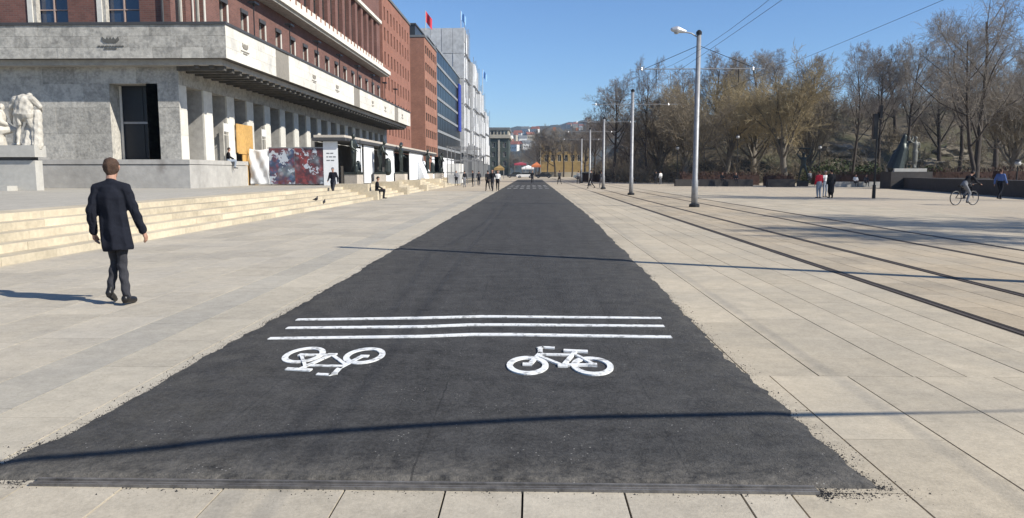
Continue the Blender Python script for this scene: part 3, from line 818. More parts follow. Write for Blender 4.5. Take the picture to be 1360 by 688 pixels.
# flags
def flag(px, py_top, Y, zroof, mat, label):
    t = AY(px, py_top, Y); e = tag(empty('flag_pole', (t.x, Y, zroof)), label, 'flag', 'flags on the roofs')
    m = MB(); m.tube([(0, 0, 0), (0, 0, t.z-zroof)], [.10, .05], 6); m.build('pole', 'frame_white', e)
    v = []; f = []
    for i in range(7):
        for j in range(4):
            v.append((.07+i*.22 - .03*j*i*.1, .16*math.sin(i*1.1), t.z-zroof-.1-j*.75 - i*.28))
    for i in range(6):
        for j in range(3): f.append((i*4+j, (i+1)*4+j, (i+1)*4+j+1, i*4+j+1))
    o = link('flag_cloth', mesh('flag_cloth', v, f), mat, e); sm_ = o.modifiers.new('thick', 'SOLIDIFY'); sm_.thickness = .03
flag(565, 14, 165, 31.6, 'redflag', 'red flag on a slim white pole above the dark glass block')
flag(612, 14, 210, 39.0, 'blueflag', 'pale blue flag on a slim pole above the tallest netted tower')
flag(641, 92, 252, 27.2, 'blueflag', 'small pale flag on the third netted tower')
# green building closing the street
gb = tag(empty('corner_building', (-18, 330, 0)), 'green corner building with white cornice at the far end of the street', 'building')
facade('wall_front', (0, 0, 0), ux, ny_, 8, 0, 16, [(.8+k*2.4, 2.1+k*2.4, z, z+2.2) for k in range(3) for z in (4, 8, 12)], .4, 'greenbldg', gb)
for k in range(3):
    for z in (4, 8, 12): window(gb, (0, 0, 0), ux, ny_, (.8+k*2.4, 2.1+k*2.4, z, z+2.2), .3, 'whitewash', 'glass_dark', 1)
box('wall_side', 'greenbldg', gb, 7.9, 8.0, .001, 30, 0, 16)
box('cornice', 'beige', gb, -.6, 8.8, -.8, 30, 16, 17.2); box('attic', 'beige', gb, 0, 8, 0, 30, 17.2, 19.6); box('roof', 'roof_grey', gb, -.5, 8.5, -.5, 30.5, 19.6, 20.6)
for k in range(5): box('attic_window', 'glass_dark', gb, .5+k*1.5, 1.4+k*1.5, -.06, -.001, 17.6, 19.2)
box('pillar', 'beige', gb, 3.4, 4.2, -.3, -.01, 0, 15.5)
# yellow hall with trees on the right end of the street
yb = tag(empty('yellow_building', (3.5, 265, 0)), 'long ochre building with grey roof at the far end of the street', 'building')
W_ = 17; ow = [(1.0+k*2.3, 2.2+k*2.3, z, z+2.2) for k in range(7) for z in (5.2, 8.6)]
facade('wall_front', (0, 0, 0), ux, ny_, W_, 0, 12, ow, .3, 'ochre', yb)
for o in ow: window(yb, (0, 0, 0), ux, ny_, o, .2, 'whitewash', 'glass_dark', 1)
box('wall_side', 'ochre', yb, -.1, -.001, 0, 12, 0, 12)
m = MB(); m.prism([(-.5, 12), (W_+.5, 12), (W_-2, 15.6), (2, 15.6)], -.5, 12, lambda u, v, h: (u, h, v)); rf = m.build('roof', 'roof_grey', yb)
box('chimney', 'brick3', yb, 4, 5, 4, 5, 14, 17.2); box('chimney', 'brick3', yb, 12, 13, 4, 5, 14, 17)
ch = tag(empty('domed_hall', (8, 300, 0)), 'grey rounded roof hall rising behind the ochre building', 'building')
box('drum', 'beige', ch, -5, 6, 0, 12, 0, 15)
m = MB(); m.prism([(-5.3, 15), (6.3, 15), (5.4, 17), (3.4, 18.6), (.8, 19.2), (-1.8, 18.6), (-4.4, 17)], -.2, 12, lambda u, v, h: (u, h, v)); m.build('curved_roof', 'roof_grey', ch)
wl = tag(box('garden_wall', 'beige', None, 1.5, 22, 232, 232.6, 0, 1.5), 'low beige wall in front of the ochre building', 'wall')
tag(box('lawn', 'grass', None, 2, 22, 233, 262, -.01, .6), kind='structure')
# far hills with houses
def hill_mesh(name, x0, x1, y0, y1, nxn, nyn, fn):
    v = []; f = []
    for j in range(nyn+1):
        for i in range(nxn+1):
            x = x0+(x1-x0)*i/nxn; y = y0+(y1-y0)*j/nyn; v.append((x, y, fn(x, y)))
    for j in range(nyn):
        for i in range(nxn):
            a = j*(nxn+1)+i; f.append((a, a+1, a+nxn+2, a+nxn+1))
    return mesh(name, v, f, True)
def sn(x, y, s, k=0):
    return math.sin(x*s+k)*math.cos(y*s*1.3+k*2.1) + .5*math.sin(x*s*2.3+y*s*1.7+k) + .25*math.sin(x*s*5.1-y*s*4.2+k*3)
def far_h(x, y):
    t = min(max((y-600)/900, 0), 1); t = t*t*(3-2*t)
    return -1 + t*(88 + 22*sn(x, y, .004, 1) + 9*sn(x, y, .02, 2) + (20 if x > 0 else 0)*min(abs(x)/400, 1)) + 2*t*sn(x, y, .13, 3)
tag(link('far_hills', hill_mesh('far_hills', -900, 1500, 600, 1900, 150, 60, far_h), 'far'), kind='structure')
hr = random.Random(31)
hm = {}
def house_meshes(wm, rm):
    m = MB(); m.box(-5, 5, -4, 4, -3, 6); a = mesh('house_wall', m.v, m.f); a.materials.append(MT[wm])
    m = MB(); m.prism([(-4.6, 6), (4.6, 6), (0, 9.6)], -5.5, 5.5, lambda u, v, h: (h, u, v)); b = mesh('house_roof', m.v, m.f); b.materials.append(MT[rm])
    m = MB(); m.box(-.7, .7, -4.08, -4.001, 1.2, 2.8); c = mesh('house_window', m.v, m.f); c.materials.append(MT['glass_dark'])
    return a, b, c
kinds = [('white', 'grey', house_meshes('whitewash', 'roof_grey')), ('beige', 'red', house_meshes('beige', 'roof_red')), ('white', 'red', house_meshes('whitewash', 'roof_red'))]
spots = [(676, 186), (682, 194), (688, 190), (694, 196), (690, 203), (683, 204), (698, 186), (704, 192), (676, 200), (699, 203), (668, 188), (711, 187), (715, 200), (764, 177), (772, 179), (781, 176), (756, 176), (790, 180)]
for i, (px, py) in enumerate(spots):
    Y = 700 + (228-py)*9 if py < 215 else 650
    for it in range(6):
        q = AY(px, py, Y); dz = far_h(q.x, Y)-q.z
        if dz < 0: Y *= 1.06
        else: Y *= .985
    q = AY(px, py, Y); wc, rc, (ma, mb_, mc) = kinds[i % 3]
    cluster = 'left of the ochre building' if px < 720 else 'above the ochre building'
    e = tag(empty('hillside_house', (q.x, Y, far_h(q.x, Y)+1.5), hr.uniform(-.5, .5)), '%s house with %s gable roof on the far hillside %s' % (wc, rc, cluster), 'house', '%s and %s houses far %s' % (wc, rc, 'left' if px < 720 else 'right'))
    link('wall', ma, None, e); link('roof', mb_, None, e)
    for k in (-3, 0, 3):
        o = link('window', mc, None, e); o.location = (k, 0, 0)
# ================================================================== HOARDINGS, SHED
FY = 47.0
tp = tag(empty('tarpaulin_fence', (-17.1, FY, TZ)), 'creased white tarpaulin hung on a site fence beside the plywood boards', 'fence')
v = []; f = []; nx2, nz2 = 26, 20
x0 = AY(333, 240, FY).x; x1 = AY(358, 240, FY).x
for i in range(nx2+1):
    for j in range(nz2+1):
        u = i/nx2; t = j/nz2
        v.append((x0+(x1-x0)*u+17.1, -.06 + .05*math.sin(9*(u+.7*t)) + .035*math.sin(17*(u*.6-t)) , .05+2.22*t - .08*math.sin(math.pi*u)*t))
for i in range(nx2):
    for j in range(nz2): a = i*(nz2+1)+j; f.append((a, a+nz2+1, a+nz2+2, a+1))
o = link('tarpaulin', mesh('tarpaulin', v, f, True), 'white_panel', tp); q = o.modifiers.new('t', 'SOLIDIFY'); q.thickness = .01
for xx in (x0+.03, x1-.05):
    m = MB(); m.tube([(xx+17.1, .05, 0), (xx+17.1, .05, 2.35)], .025, 6); m.build('fence_post', 'steel', tp)
for (pa, pb, mt, lb) in ((358.5, 392, 'mural1', 'dark red and blue painted mural board left of the maroon one'), (392.5, 430, 'mural2', 'maroon painted mural board next to the white site shed')):
    xa = AY(pa, 240, FY).x; xb = AY(pb, 240, FY).x
    e = tag(empty('mural_board', ((xa+xb)/2, FY, TZ)), lb, 'mural', 'mural boards on the site fence'); hw = (xb-xa)/2
    box('painted_board', mt, e, -hw, hw, -.03, .03, .08, 2.3); box('board_frame', 'steel', e, -hw, hw, -.035, .035, 2.3, 2.37)
    for s in (-1, 1): box('fence_post', 'steel', e, s*(hw-.05)-.03, s*(hw-.05)+.03, .031, .09, 0, 2.36)
# plywood boards in an opening and beside the plinth
pw = tag(empty('plywood_hoarding', (-17.85, 44.9, TZ)), 'orange plywood boards closing an opening beside the white tarpaulin', 'hoarding')
for (ya, yb, za, zb) in ((45.6, 48.2, 2.0, 3.75), (46.4, 48.4, 1.05, 1.95), (46.8, 48.9, 0, 1.0)):
    box('plywood_sheet', 'wood', pw, .0, .05, ya-44.9, yb-44.9, za-.0, zb-.02)
box('timber_post', 'wood', pw, .051, .14, 2.0, 2.1, 0, 2.0); box('timber_rail', 'wood', pw, .0501, .1, .8, 3.3, 1.93, 2.03)
# white scaffold brackets against the piers
for yq in (43.6, 49.8):
    e = tag(empty('work_lamp_frame', (WX+.15, yq, ZPL)), 'small white tubular frame fixed to the pier %s' % ('near the seated person' if yq < 45 else 'right of the plywood'), 'frame', 'white tubular frames on the piers')
    m = MB(); m.tube([(0, 0, 0), (0, 0, 2.2)], .03, 6); m.tube([(0, .7, 0), (0, .7, 2.2)], .03, 6); m.build('upright', 'frame_white', e)
    box('white_plate', 'white_panel', e, .035, .06, 0, .7, 1.7, 2.15)
    m = MB(); m.tube([(0, 0, 1.5), (0, .7, 1.5)], .025, 6); m.build('cross_bar', 'frame_white', e)
shed = tag(empty('site_shed', (-13, FY, TZ)), 'long white site shed with dark flat roof beside the bronze statues', 'shed')
SXF = -11.75
xa = AY(430.5, 240, FY).x
box('front_panel', 'white_panel', shed, xa+13, SXF+13-.3, -.05, 0, 0, 2.72)
box('shade_back_wall', 'shade_dark_stone', shed, -.5, -.4, 0, 45, 0, 2.7)  # dark colour stands in for the unlit inside of the shed
box('roof', 'coping', shed, xa+13-.6, SXF+13+.25, -.35, 45, 2.75, 2.95)
box('gravel_edge', 'pedestal', shed, xa+13-.5, SXF+13+.2, -.3, 45, 2.95, 3.1)
for k in range(3):
    z = 1.95-.22*k; u = xa+13+.2; rr = random.Random(k)
    m = MB()
    while u < SXF+13-.6:
        L = rr.uniform(.08, .22); m.box(u, u+L, -.056, -.0501, z, z+.07); u += L+.05
    m.build('lettering', 'grey', shed)
for (pa, pb) in ((473, 481), (484, 497), (513, 524), (544, 562), (574, 581), (588, 596), (603, 608)):
    ya = AX(pa, 235, SXF).y; yb2 = AX(pb, 235, SXF).y
    box('white_sheet', 'white_panel', shed, SXF+13-.03, SXF+13+.02, ya-FY, min(yb2-FY, 44.5), .05, 2.7)
tg = MB(); ya = AX(556, 238, SXF+.1).y; 
v = [(SXF+.05, ya, TZ+2.0), (SXF+.05, ya+5, TZ+2.0), (SXF+.9, ya+6, TZ+.02), (SXF+.9, ya-.5, TZ+.02), (SXF, ya, TZ+.02), (SXF, ya+5, TZ+.02)]
tg.v = v; tg.f = [(0, 3, 2, 1), (0, 4, 3), (1, 2, 5), (4, 5, 2, 3), (0, 1, 5, 4)]
tag(tg.build('white_cover', 'white_panel'), 'white cover sheet spread from the shed onto the terrace', 'cover')
# ================================================================== FIGURES
def hull_prim(bm, p0, r0, p1, r1, sy):
    vs = []
    for p, rr in ((Vector(p0), r0), (Vector(p1), r1)):
        for a in range(5):
            th = math.pi*(a)/4
            n = 1 if a in (0, 4) else 8
            for k in range(n):
                ph = 2*math.pi*k/n + (a % 2)*.39
                vs.append(bm.verts.new(p + Vector((rr*math.sin(th)*math.cos(ph), sy*rr*math.sin(th)*math.sin(ph), rr*math.cos(th)))))
    ret = bmesh.ops.convex_hull(bm, input=vs)
    junk = [g for g in set(ret['geom_interior']) if isinstance(g, bmesh.types.BMVert)]
    if junk: bmesh.ops.delete(bm, geom=list(set(junk)), context='VERTS')
def fuse(name, prims, voxel, smooth=4, grow=0., disp=0):
    bm = bmesh.new()
    for p in prims:
        b2_ = bmesh.new(); hull_prim(b2_, p[0], p[1]+grow, p[2], p[3]+grow, p[5] if len(p) > 5 else 1.0)
        tmp = bpy.data.meshes.new('t'); b2_.to_mesh(tmp); b2_.free(); bm.from_mesh(tmp); bpy.data.meshes.remove(tmp)
    me = bpy.data.meshes.new('tmp'); bm.to_mesh(me); bm.free()
    o = bpy.data.objects.new('tmp', me); C.objects.link(o)
    md = o.modifiers.new('r', 'REMESH'); md.mode = 'VOXEL'; md.voxel_size = voxel
    if smooth: ms = o.modifiers.new('s', 'SMOOTH'); ms.iterations = smooth; ms.factor = .5
    dg = bpy.context.evaluated_depsgraph_get(); dg.update()
    out = bpy.data.meshes.new_from_object(o.evaluated_get(dg)); out.name = name
    bpy.data.objects.remove(o); bpy.data.meshes.remove(me)
    out.materials.clear()
    for p in out.polygons: p.use_smooth = True
    return out
def paint(me, prims, cols):
    tags = []
    for p in prims:
        if p[4] not in tags: tags.append(p[4])
    for t in tags: me.materials.append(MT[cols[t]])
    n = len(me.polygons); ce = np.zeros(n*3); me.polygons.foreach_get('center', ce); ce = ce.reshape(n, 3)
    best = np.full(n, 1e9); idx = np.zeros(n, dtype=np.int32)
    for p in prims:
        a = np.array(p[0]); b = np.array(p[2]); d = b-a; L = max(d.dot(d), 1e-9)
        t = np.clip(((ce-a)@d)/L, 0, 1); q = a+t[:, None]*d; rr = p[1]+(p[3]-p[1])*t
        dist = np.linalg.norm(ce-q, axis=1)-rr
        msk = dist < best; best[msk] = dist[msk]; idx[msk] = tags.index(p[4])
    me.polygons.foreach_set('material_index', idx)
def pose(kind='stand', sw=.0):
    J = dict(head=(0, .02, 1.63), neck=(0, 0, 1.45), chest=(0, 0, 1.30), waist=(0, 0, 1.08), hip=(0, 0, .94),
             ls=(-.185, 0, 1.40), le=(-.25, -.02, 1.13), lw=(-.26, .06, .89), rs=(.185, 0, 1.40), re=(.25, -.02, 1.13), rw=(.26, .06, .89),
             lh=(-.09, 0, .92), lk=(-.10, .03, .50), la=(-.10, -.02, .09), rh=(.09, 0, .92), rk=(.10, .03, .50), ra=(.10, -.02, .09))
    if kind == 'walk':
        J.update(lk=(-.09, .20, .52), la=(-.09, .28, .09), rk=(.09, -.02, .50), ra=(.09, -.34, .14),
                 le=(-.24, -.12, 1.14), lw=(-.24, -.14, .90), re=(.24, .06, 1.13), rw=(.23, .24, .95))
    if kind == 'sit':
        dz = -.47
        for k in J:
            if k not in ('lk', 'la', 'rk', 'ra'): x, y, z = J[k]; J[k] = (x, y - (.0 if z < 1 else .02) + (z-.94)*.12, z+dz)
        J.update(lk=(-.12, .43, .50), la=(-.12, .40, .09), rk=(.12, .43, .50), ra=(.12, .36, .09), lw=(-.12, .30, .60), rw=(.12, .30, .60), le=(-.25, .06, .72), re=(.25, .06, .72))
    if kind == 'ride':
        J.update(head=(0, .42, 1.56), neck=(0, .30, 1.42), chest=(0, .22, 1.28), waist=(0, .04, 1.10), hip=(0, -.08, .98),
                 ls=(-.18, .28, 1.36), rs=(.18, .28, 1.36), le=(-.24, .42, 1.14), re=(.24, .42, 1.14), lw=(-.24, .66, 1.04), rw=(.24, .66, 1.04),
                 lh=(-.09, -.08, .96), rh=(.09, -.08, .96), lk=(-.10, .30, .74), rk=(.10, .22, .58), la=(-.11, .10, .42), ra=(.11, .06, .20))
    return J
def human(J, bulk=1., coat=0., hair='hair', skirt=None):
    V = lambda k: Vector(J[k]); P = []
    h = V('head'); nk = V('neck'); ax = (h-nk).normalized()
    P.append((h-ax*.055+Vector((0, .01, 0)), .072, h+ax*.035, .088, 'skin'))
    P.append((h+Vector((0, .085, -.02)), .014, h+Vector((0, .10, -.035)), .016, 'skin'))
    for s in (-1, 1): P.append((h+Vector((s*.086, -.005, -.015)), .018, h+Vector((s*.09, -.012, .02)), .018, 'skin'))
    P.append((h+ax*.03+Vector((0, -.03, 0)), .087, h+ax*.05+Vector((0, -.012, 0)), .09, 'hair'))
    P.append((nk-ax*.06, .062, h-ax*.06, .052, 'skin'))
    P.append((V('hip'), .15*bulk, V('waist'), .14*bulk, 'top' if coat else 'bottom', .72))
    P.append((V('waist'), .145*bulk, V('chest'), .165*bulk, 'top', .70))
    P.append((V('chest'), .16*bulk, V('neck')-ax*.05, .085, 'top', .75))
    P.append((V('ls'), .066*bulk, V('rs'), .066*bulk, 'top'))
    for s in 'lr':
        S, E, W = V(s+'s'), V(s+'e'), V(s+'w')
        P.append((S, .064*bulk, E, .05*bulk, 'top')); P.append((E, .05*bulk, W, .038, 'top'))
        d = (W-E).normalized(); P.append((W+d*.03, .028, W+d*.10, .032, 'skin')); P.append((W+d*.09, .026, W+d*.16+Vector((0, .02, 0)), .016, 'skin'))
        Hh, K, A = V(s+'h'), V(s+'k'), V(s+'a')
        P.append((Hh, .092*bulk, K, .066, 'bottom')); P.append((K, .066, A, .046, 'bottom'))
        f_ = Vector((0, 1, 0))
        hz = max(A.z-.05, .03)
        P.append((Vector((A.x, A.y-.03, hz)), .042, Vector((A.x+(.03 if A.x > 0 else -.03), A.y+.17, max(hz-.03, .032))), .034, 'shoe'))
    if coat:
        hp = V('hip'); P.append((hp, .165*bulk, hp-Vector((0, 0, coat)), .175*bulk, 'top', .8))
    return P
def person(label, loc, rz, h, cols, kind='stand', voxel=.035, bulk=1., coat=0., group=None, split=False, J=None, seat=0.):
    J = J or pose(kind); P = human(J, bulk, coat)
    e = tag(empty('person', loc, rz), label, 'person', group)
    s = h/1.75; cc = dict(skin='skin', hair='hair_dark', top='black', bottom='grey', shoe='leather'); cc.update(cols)
    me = fuse('body', P, voxel, 2); paint(me, P, cc); o = link('body', me, None, e); o.scale = (s, s, s)
    if split:
        for nm, tg_, g in (('jacket', 'top', .012), ('trousers', 'bottom', .010)):
            Q = [p for p in P if p[4] == tg_]
            m2 = fuse(nm, Q, voxel, 2, g); m2.materials.append(MT[cc[tg_]]); q = link(nm, m2, None, e); q.scale = (s, s, s)
        Q = [p for p in P if p[4] == 'hair']; m2 = fuse('hair', Q, .025, 2, .008); m2.materials.append(MT[cc['hair']]); q = link('hair', m2, None, e); q.scale = (s, s, s)
    return e
# ---- the walking man in front
def main_man():
    base = G(160, 404); e = tag(empty('person', (base.x, base.y, 0), R(6)), 'man in a dark navy coat and grey trousers walking away across the plaza', 'person')
    s = 1.0
    V = Vector
    J = dict(head=(-.035, .06, 1.655), neck=(-.03, .02, 1.47), ls=(-.185, .0, 1.40), le=(-.25, -.06, 1.13), lw=(-.255, .0, .885),
             rs=(.135, .01, 1.395), re=(.215, .03, 1.13), rw=(.275, .10, .885), lh=(-.10, 0, .92), rh=(.08, 0, .92),
             lk=(-.07, .10, .53), la=(-.11, .02, .20), rk=(.04, .02, .49), ra=(.105, -.06, .10))
    J = {k: V(v) for k, v in J.items()}
    h, nk = J['head'], J['neck']
    head = [(h+V((0, .012, -.06)), .066, h+V((0, .0, .03)), .088, 'skin', 1.12), (h+V((0, .10, -.02)), .013, h+V((0, .115, -.04)), .016, 'skin'),
            (h+V((0, .06, -.10)), .035, h+V((0, .05, -.09)), .045, 'skin'), (nk+V((0, -.02, -.05)), .064, h+V((0, -.01, -.07)), .056, 'skin')]
    for sd_ in (-1, 1): head += [(h+V((sd_*.086, .0, -.03)), .011, h+V((sd_*.093, -.008, .008)), .014, 'skin')]
    hands = []
    for sd_ in 'lr':
        E, W = J[sd_+'e'], J[sd_+'w']; d = (W-E).normalized(); q = d*.5+V((0, .12, -.4)); q.normalize()
        side = V((-1, 0, 0)) if sd_ == 'r' else V((1, 0, 0))      # thumb forward / palm inward
        hands += [(E, .036, W, .027, 'skin'), (W, .026, W+d*.05, .028, 'skin', 1.2)]
        pc = W+d*.085
        hands += [(W+d*.03, .026, pc+V((0, .022, 0)), .02, 'skin'), (W+d*.03, .026, pc+V((0, -.025, 0)), .018, 'skin')]
        for k, (oy, L) in enumerate(((.033, .070), (.012, .080), (-.010, .074), (-.031, .058))):
            a = pc+V((0, oy, 0)); b = a+d*L*.5+side*.010; c = b+(d*.6+side*.6).normalized()*L*.55
            hands += [(a, .0095, b, .009, 'skin'), (b, .009, c, .0075, 'skin')]
        a = W+d*.04+V((0, .03, 0)); hands += [(a, .012, a+d*.035+V((0, .025, 0))+side*.008, .0105, 'skin'), (a+d*.035+V((0, .025, 0))+side*.008, .0105, a+d*.065+V((0, .028, 0))+side*.02, .009, 'skin')]
    core = [(V((-.01, 0, .95)), .11, V((-.02, 0, 1.1)), .11, 'skin', .72), (V((-.02, 0, 1.1)), .11, V((-.03, 0, 1.3)), .125, 'skin', .7), (V((-.03, 0, 1.32)), .13, nk, .06, 'skin', .8),
            (J['ls'], .05, J['rs'], .05, 'skin')]
    for q in 'lr': core += [(J[q+'s'], .05, J[q+'e'], .038, 'skin'), (J[q+'h'], .055, J[q+'k'], .036, 'skin'), (J[q+'k'], .036, J[q+'a'], .028, 'skin')]
    me = fuse('body', head+hands+core, .0075, 3); me.materials.append(MT['skin']); link('body', me, None, e)
    # hair: short ring of hair round a bald crown
    hairp = [(h+V((0, -.024, -.045)), .072, h+V((0, -.014, .028)), .093, 'h', 1.05)]
    for sd_ in (-1, 1): hairp += [(h+V((sd_*.05, -.012, -.03)), .044, h+V((sd_*.045, .0, .03)), .052, 'h')]
    me = fuse('hair', hairp, .009, 3); me.materials.append(MT['hair_brown']); link('hair', me, None, e)
    coat = [(V((-.03, -.005, 1.30)), .178, V((-.025, 0, 1.12)), .165, 'c', .72), (V((-.025, 0, 1.12)), .165, V((-.005, 0, .92)), .178, 'c', .74),
            (V((-.005, 0, .92)), .178, V((.015, -.01, .70)), .192, 'c', .78), (V((-.03, 0, 1.30)), .17, nk+V((0, 0, -.04)), .085, 'c', .8),
            (J['ls'], .072, J['rs'], .072, 'c'), (nk+V((0, -.01, -.05)), .082, nk+V((0, -.012, -.005)), .072, 'c'),
            (J['ls'], .072, V((-.06, 0, 1.44)), .07, 'c'), (J['rs'], .072, V((.0, 0, 1.44)), .07, 'c')]
    for q in 'lr':
        coat += [(J[q+'s'], .074, J[q+'e'], .062, 'c'), (J[q+'e'], .062, J[q+'w'], .050, 'c')]
    me = fuse('coat', coat, .011, 4)
    # flat hem: cut below z=.70, and cloth folds
    rr = random.Random(2)
    for v_ in me.vertices:
        x, y, z = v_.co
        hem = .665 + .012*math.sin(x*14)
        if z < hem and abs(x) < .3: v_.co.z = hem + (z-hem)*.06
        elif z < 1.35 and abs(x) < .22:
            k = min(1, (1.35-z)/.3)*.010
            v_.co.y += k*math.sin(x*34+z*5) + .6*k*math.sin(z*26+x*18); v_.co.x += .4*k*math.sin(z*19)
        else:
            v_.co.x += .006*math.sin(z*48+y*10)
    me.materials.append(MT['navy']); ct = link('coat', me, None, e)
    m = MB(); vv = []
    for k in range(6): pass
    
    colr = [(nk+V((-.06, -.05, -.02)), .022, nk+V((.06, -.05, -.02)), .022, 'c'), (nk+V((-.07, -.03, -.02)), .022, nk+V((-.07, .05, -.05)), .02, 'c'), (nk+V((.07, -.03, -.02)), .022, nk+V((.07, .05, -.05)), .02, 'c')]
    me = fuse('collar', colr, .01, 2); me.materials.append(MT['navy']); link('collar', me, None, ct)
    tr = [(V((-.01, 0, .95)), .125, V((-.01, 0, .85)), .125, 'b', .75)]
    for q in 'lr': tr += [(J[q+'h'], .074, J[q+'k'], .060, 'b'), (J[q+'k'], .060, J[q+'a']+V((0, 0, .0)), .050, 'b')]
    me = fuse('trousers', tr, .011, 3)
    for v_ in me.vertices:
        x, y, z = v_.co
        if z < .5: v_.co.y += .005*math.sin(z*48+x*20)
        v_.co.x += .004*math.sin(z*38+y*30)
    me.materials.append(MT['charcoal']); link('trousers', me, None, e)
    for q, yaw in (('l', .1), ('r', -.05)):
        A = J[q+'a']; lift = A.z-.10
        if q == 'l': P = [(V((A.x, A.y-.05, .145)), .046, V((A.x-.02, A.y+.11, .06)), .042, 's'), (A, .046, V((A.x, A.y-.04, .15)), .048, 's'), (V((A.x, A.y-.06, .12)), .034, V((A.x-.02, A.y+.15, .036)), .032, 's')]
        else: P = [(V((A.x, A.y-.05, .075)), .046, V((A.x+.02, A.y+.15, .045)), .042, 's'), (A, .046, V((A.x, A.y-.05, .085)), .047, 's'), (V((A.x, A.y-.06, .06)), .034, V((A.x+.02, A.y+.18, .033)), .032, 's')]
        me = fuse('shoe', P, .009, 2); me.materials.append(MT['leather']); link('shoe', me, None, e)
main_man()
# ---- others
def onY(px, Y, z=0): q = AY(px, 228, Y); return (q.x, Y, z)
q = G(443, 261, .30)
person('person in a dark coat standing on the yellow terrace steps', (q.x, q.y, .30), R(170), 1.52, dict(top='navy', bottom='charcoal', hair='grey'), 'walk', .03, 1.05, .12, split=True)
q = G(488, 264, 0)
person('person in black sitting on the nearest cheek block by the steps', (SX+.12, 43.2, .06), R(-75), 1.72, dict(top='black', bottom='black'), 'sit', .03, split=True)
person('dark haired person sitting hunched on the hall plinth ledge', (-17.6, 43.6, ZPL-.44), R(-60), 1.65, dict(top='black', bottom='jeans'), 'sit', .03, 1.05, split=True)
q = G(1087, 263); person('person in a red jacket and pale trousers standing on the plaza', (q.x, q.y, 0), R(20), 1.66, dict(top='red', bottom='jeans', hair='hair_brown'), 'stand', .03, 1.15, split=True)
q = G(1095, 261.5); person('person in a white top standing between the red and black coats', (q.x, q.y, 0), R(200), 1.66, dict(top='white', bottom='jeans', hair='grey'), 'stand', .035, .9)
q = G(1103, 263); person('person in a long black coat beside the red jacket', (q.x, q.y, 0), R(10), 1.72, dict(top='black', bottom='black'), 'stand', .03, 1.15, .55, split=True)
q = G(1327, 265); person('person in a blue jacket walking before the dark retaining wall', (q.x, q.y, 0), R(-60), 1.76, dict(top='bluecoat', bottom='navy', hair='hair_brown'), 'walk', .03, 1.08, split=True)
small = [
 (648, 254, 1.72, 'black', 'black', 'walk', 20, 'person in black left of the pair by the lane edge'),
 (654, 254.5, 1.78, 'black', 'charcoal', 'walk', 170, 'person in black walking beside the one in white by the lane edge'),
 (661, 254, 1.70, 'white', 'black', 'walk', 180, 'person in a white top and black trousers by the lane edge'),
 (628, 248, 1.75, 'navy', 'black', 'stand', 90, 'person in navy at the right of the group by the scaffold'),
 (617, 249, 1.7, 'black', 'grey', 'stand', 40, 'person in black and grey in the group by the scaffold'),
 (606, 247, 1.72, 'grey', 'black', 'stand', 200, 'person in a grey top at the left of the group by the scaffold'),
 (636, 247, 1.68, 'charcoal', 'navy', 'walk', 0, 'person in charcoal by the scaffold legs nearest the lane'),
 (707, 244.5, 1.75, 'black', 'charcoal', 'walk', 180, 'lone person walking on the asphalt lane far away'),
 (743, 245, 1.75, 'charcoal', 'black', 'walk', 30, 'person just right of the far end of the lane'),
 (768, 244.5, 1.7, 'grey', 'charcoal', 'walk', 10, 'person in grey left of the slim far pole'),
 (785, 250.5, 1.8, 'black', 'navy', 'walk', 60, 'person in dark clothes striding past the slim tram poles'),
 (799, 249.5, 1.7, 'charcoal', 'grey', 'walk', 20, 'person in charcoal right behind a slim tram pole'),
 (846, 240, 1.7, 'grey', 'black', 'stand', 0, 'tiny person in grey beyond the second tram pole'),
 (871, 245, 1.7, 'black', 'charcoal', 'stand', 0, 'person in black of the pair on the far plaza'),
 (877, 245, 1.68, 'white', 'grey', 'stand', 30, 'person in white of the pair on the far plaza'),
 (934, 243.5, 1.7, 'charcoal', 'black', 'stand', 30, 'person standing right behind the lamp post'),
]
for (px, py, h, a, b, kd, rz, lb) in small:
    q = G(px, py); person(lb, (q.x, q.y, 0), R(rz), h, dict(top=a, bottom=b), kd, .045, 1.05)
# two pigeons resting on the steps
for (px, py, z, lb) in ((419, 256, .6, 'upper of two dark pigeons on the yellow steps'), (429, 260, .45, 'lower of two dark pigeons on the yellow steps')):
    q = G(px, py+2, z); 
    i_ = min(4, max(0, int((SX-q.x)/TR))); zz = RZ*(i_+1)
    e = tag(empty('pigeon', (q.x, q.y, zz)), lb, 'pigeon', 'pigeons on the steps')
    P = [(Vector((0, 0, .13)), .10, Vector((.08, 0, .16)), .10, 'b'), (Vector((.1, 0, .2)), .05, Vector((.12, 0, .30)), .05, 'b'), (Vector((.12, 0, .3)), .045, Vector((.18, 0, .29)), .012, 'b'), (Vector((-.05, 0, .12)), .06, Vector((-.22, 0, .09)), .02, 'b'), (Vector((.03, .03, .0)), .012, Vector((.03, .03, .1)), .014, 'b'), (Vector((.03, -.03, .0)), .012, Vector((.03, -.03, .1)), .014, 'b')]
    me = fuse('body', P, .012, 2); me.materials.append(MT['charcoal']); link('body', me, None, e).scale = (.62,)*3
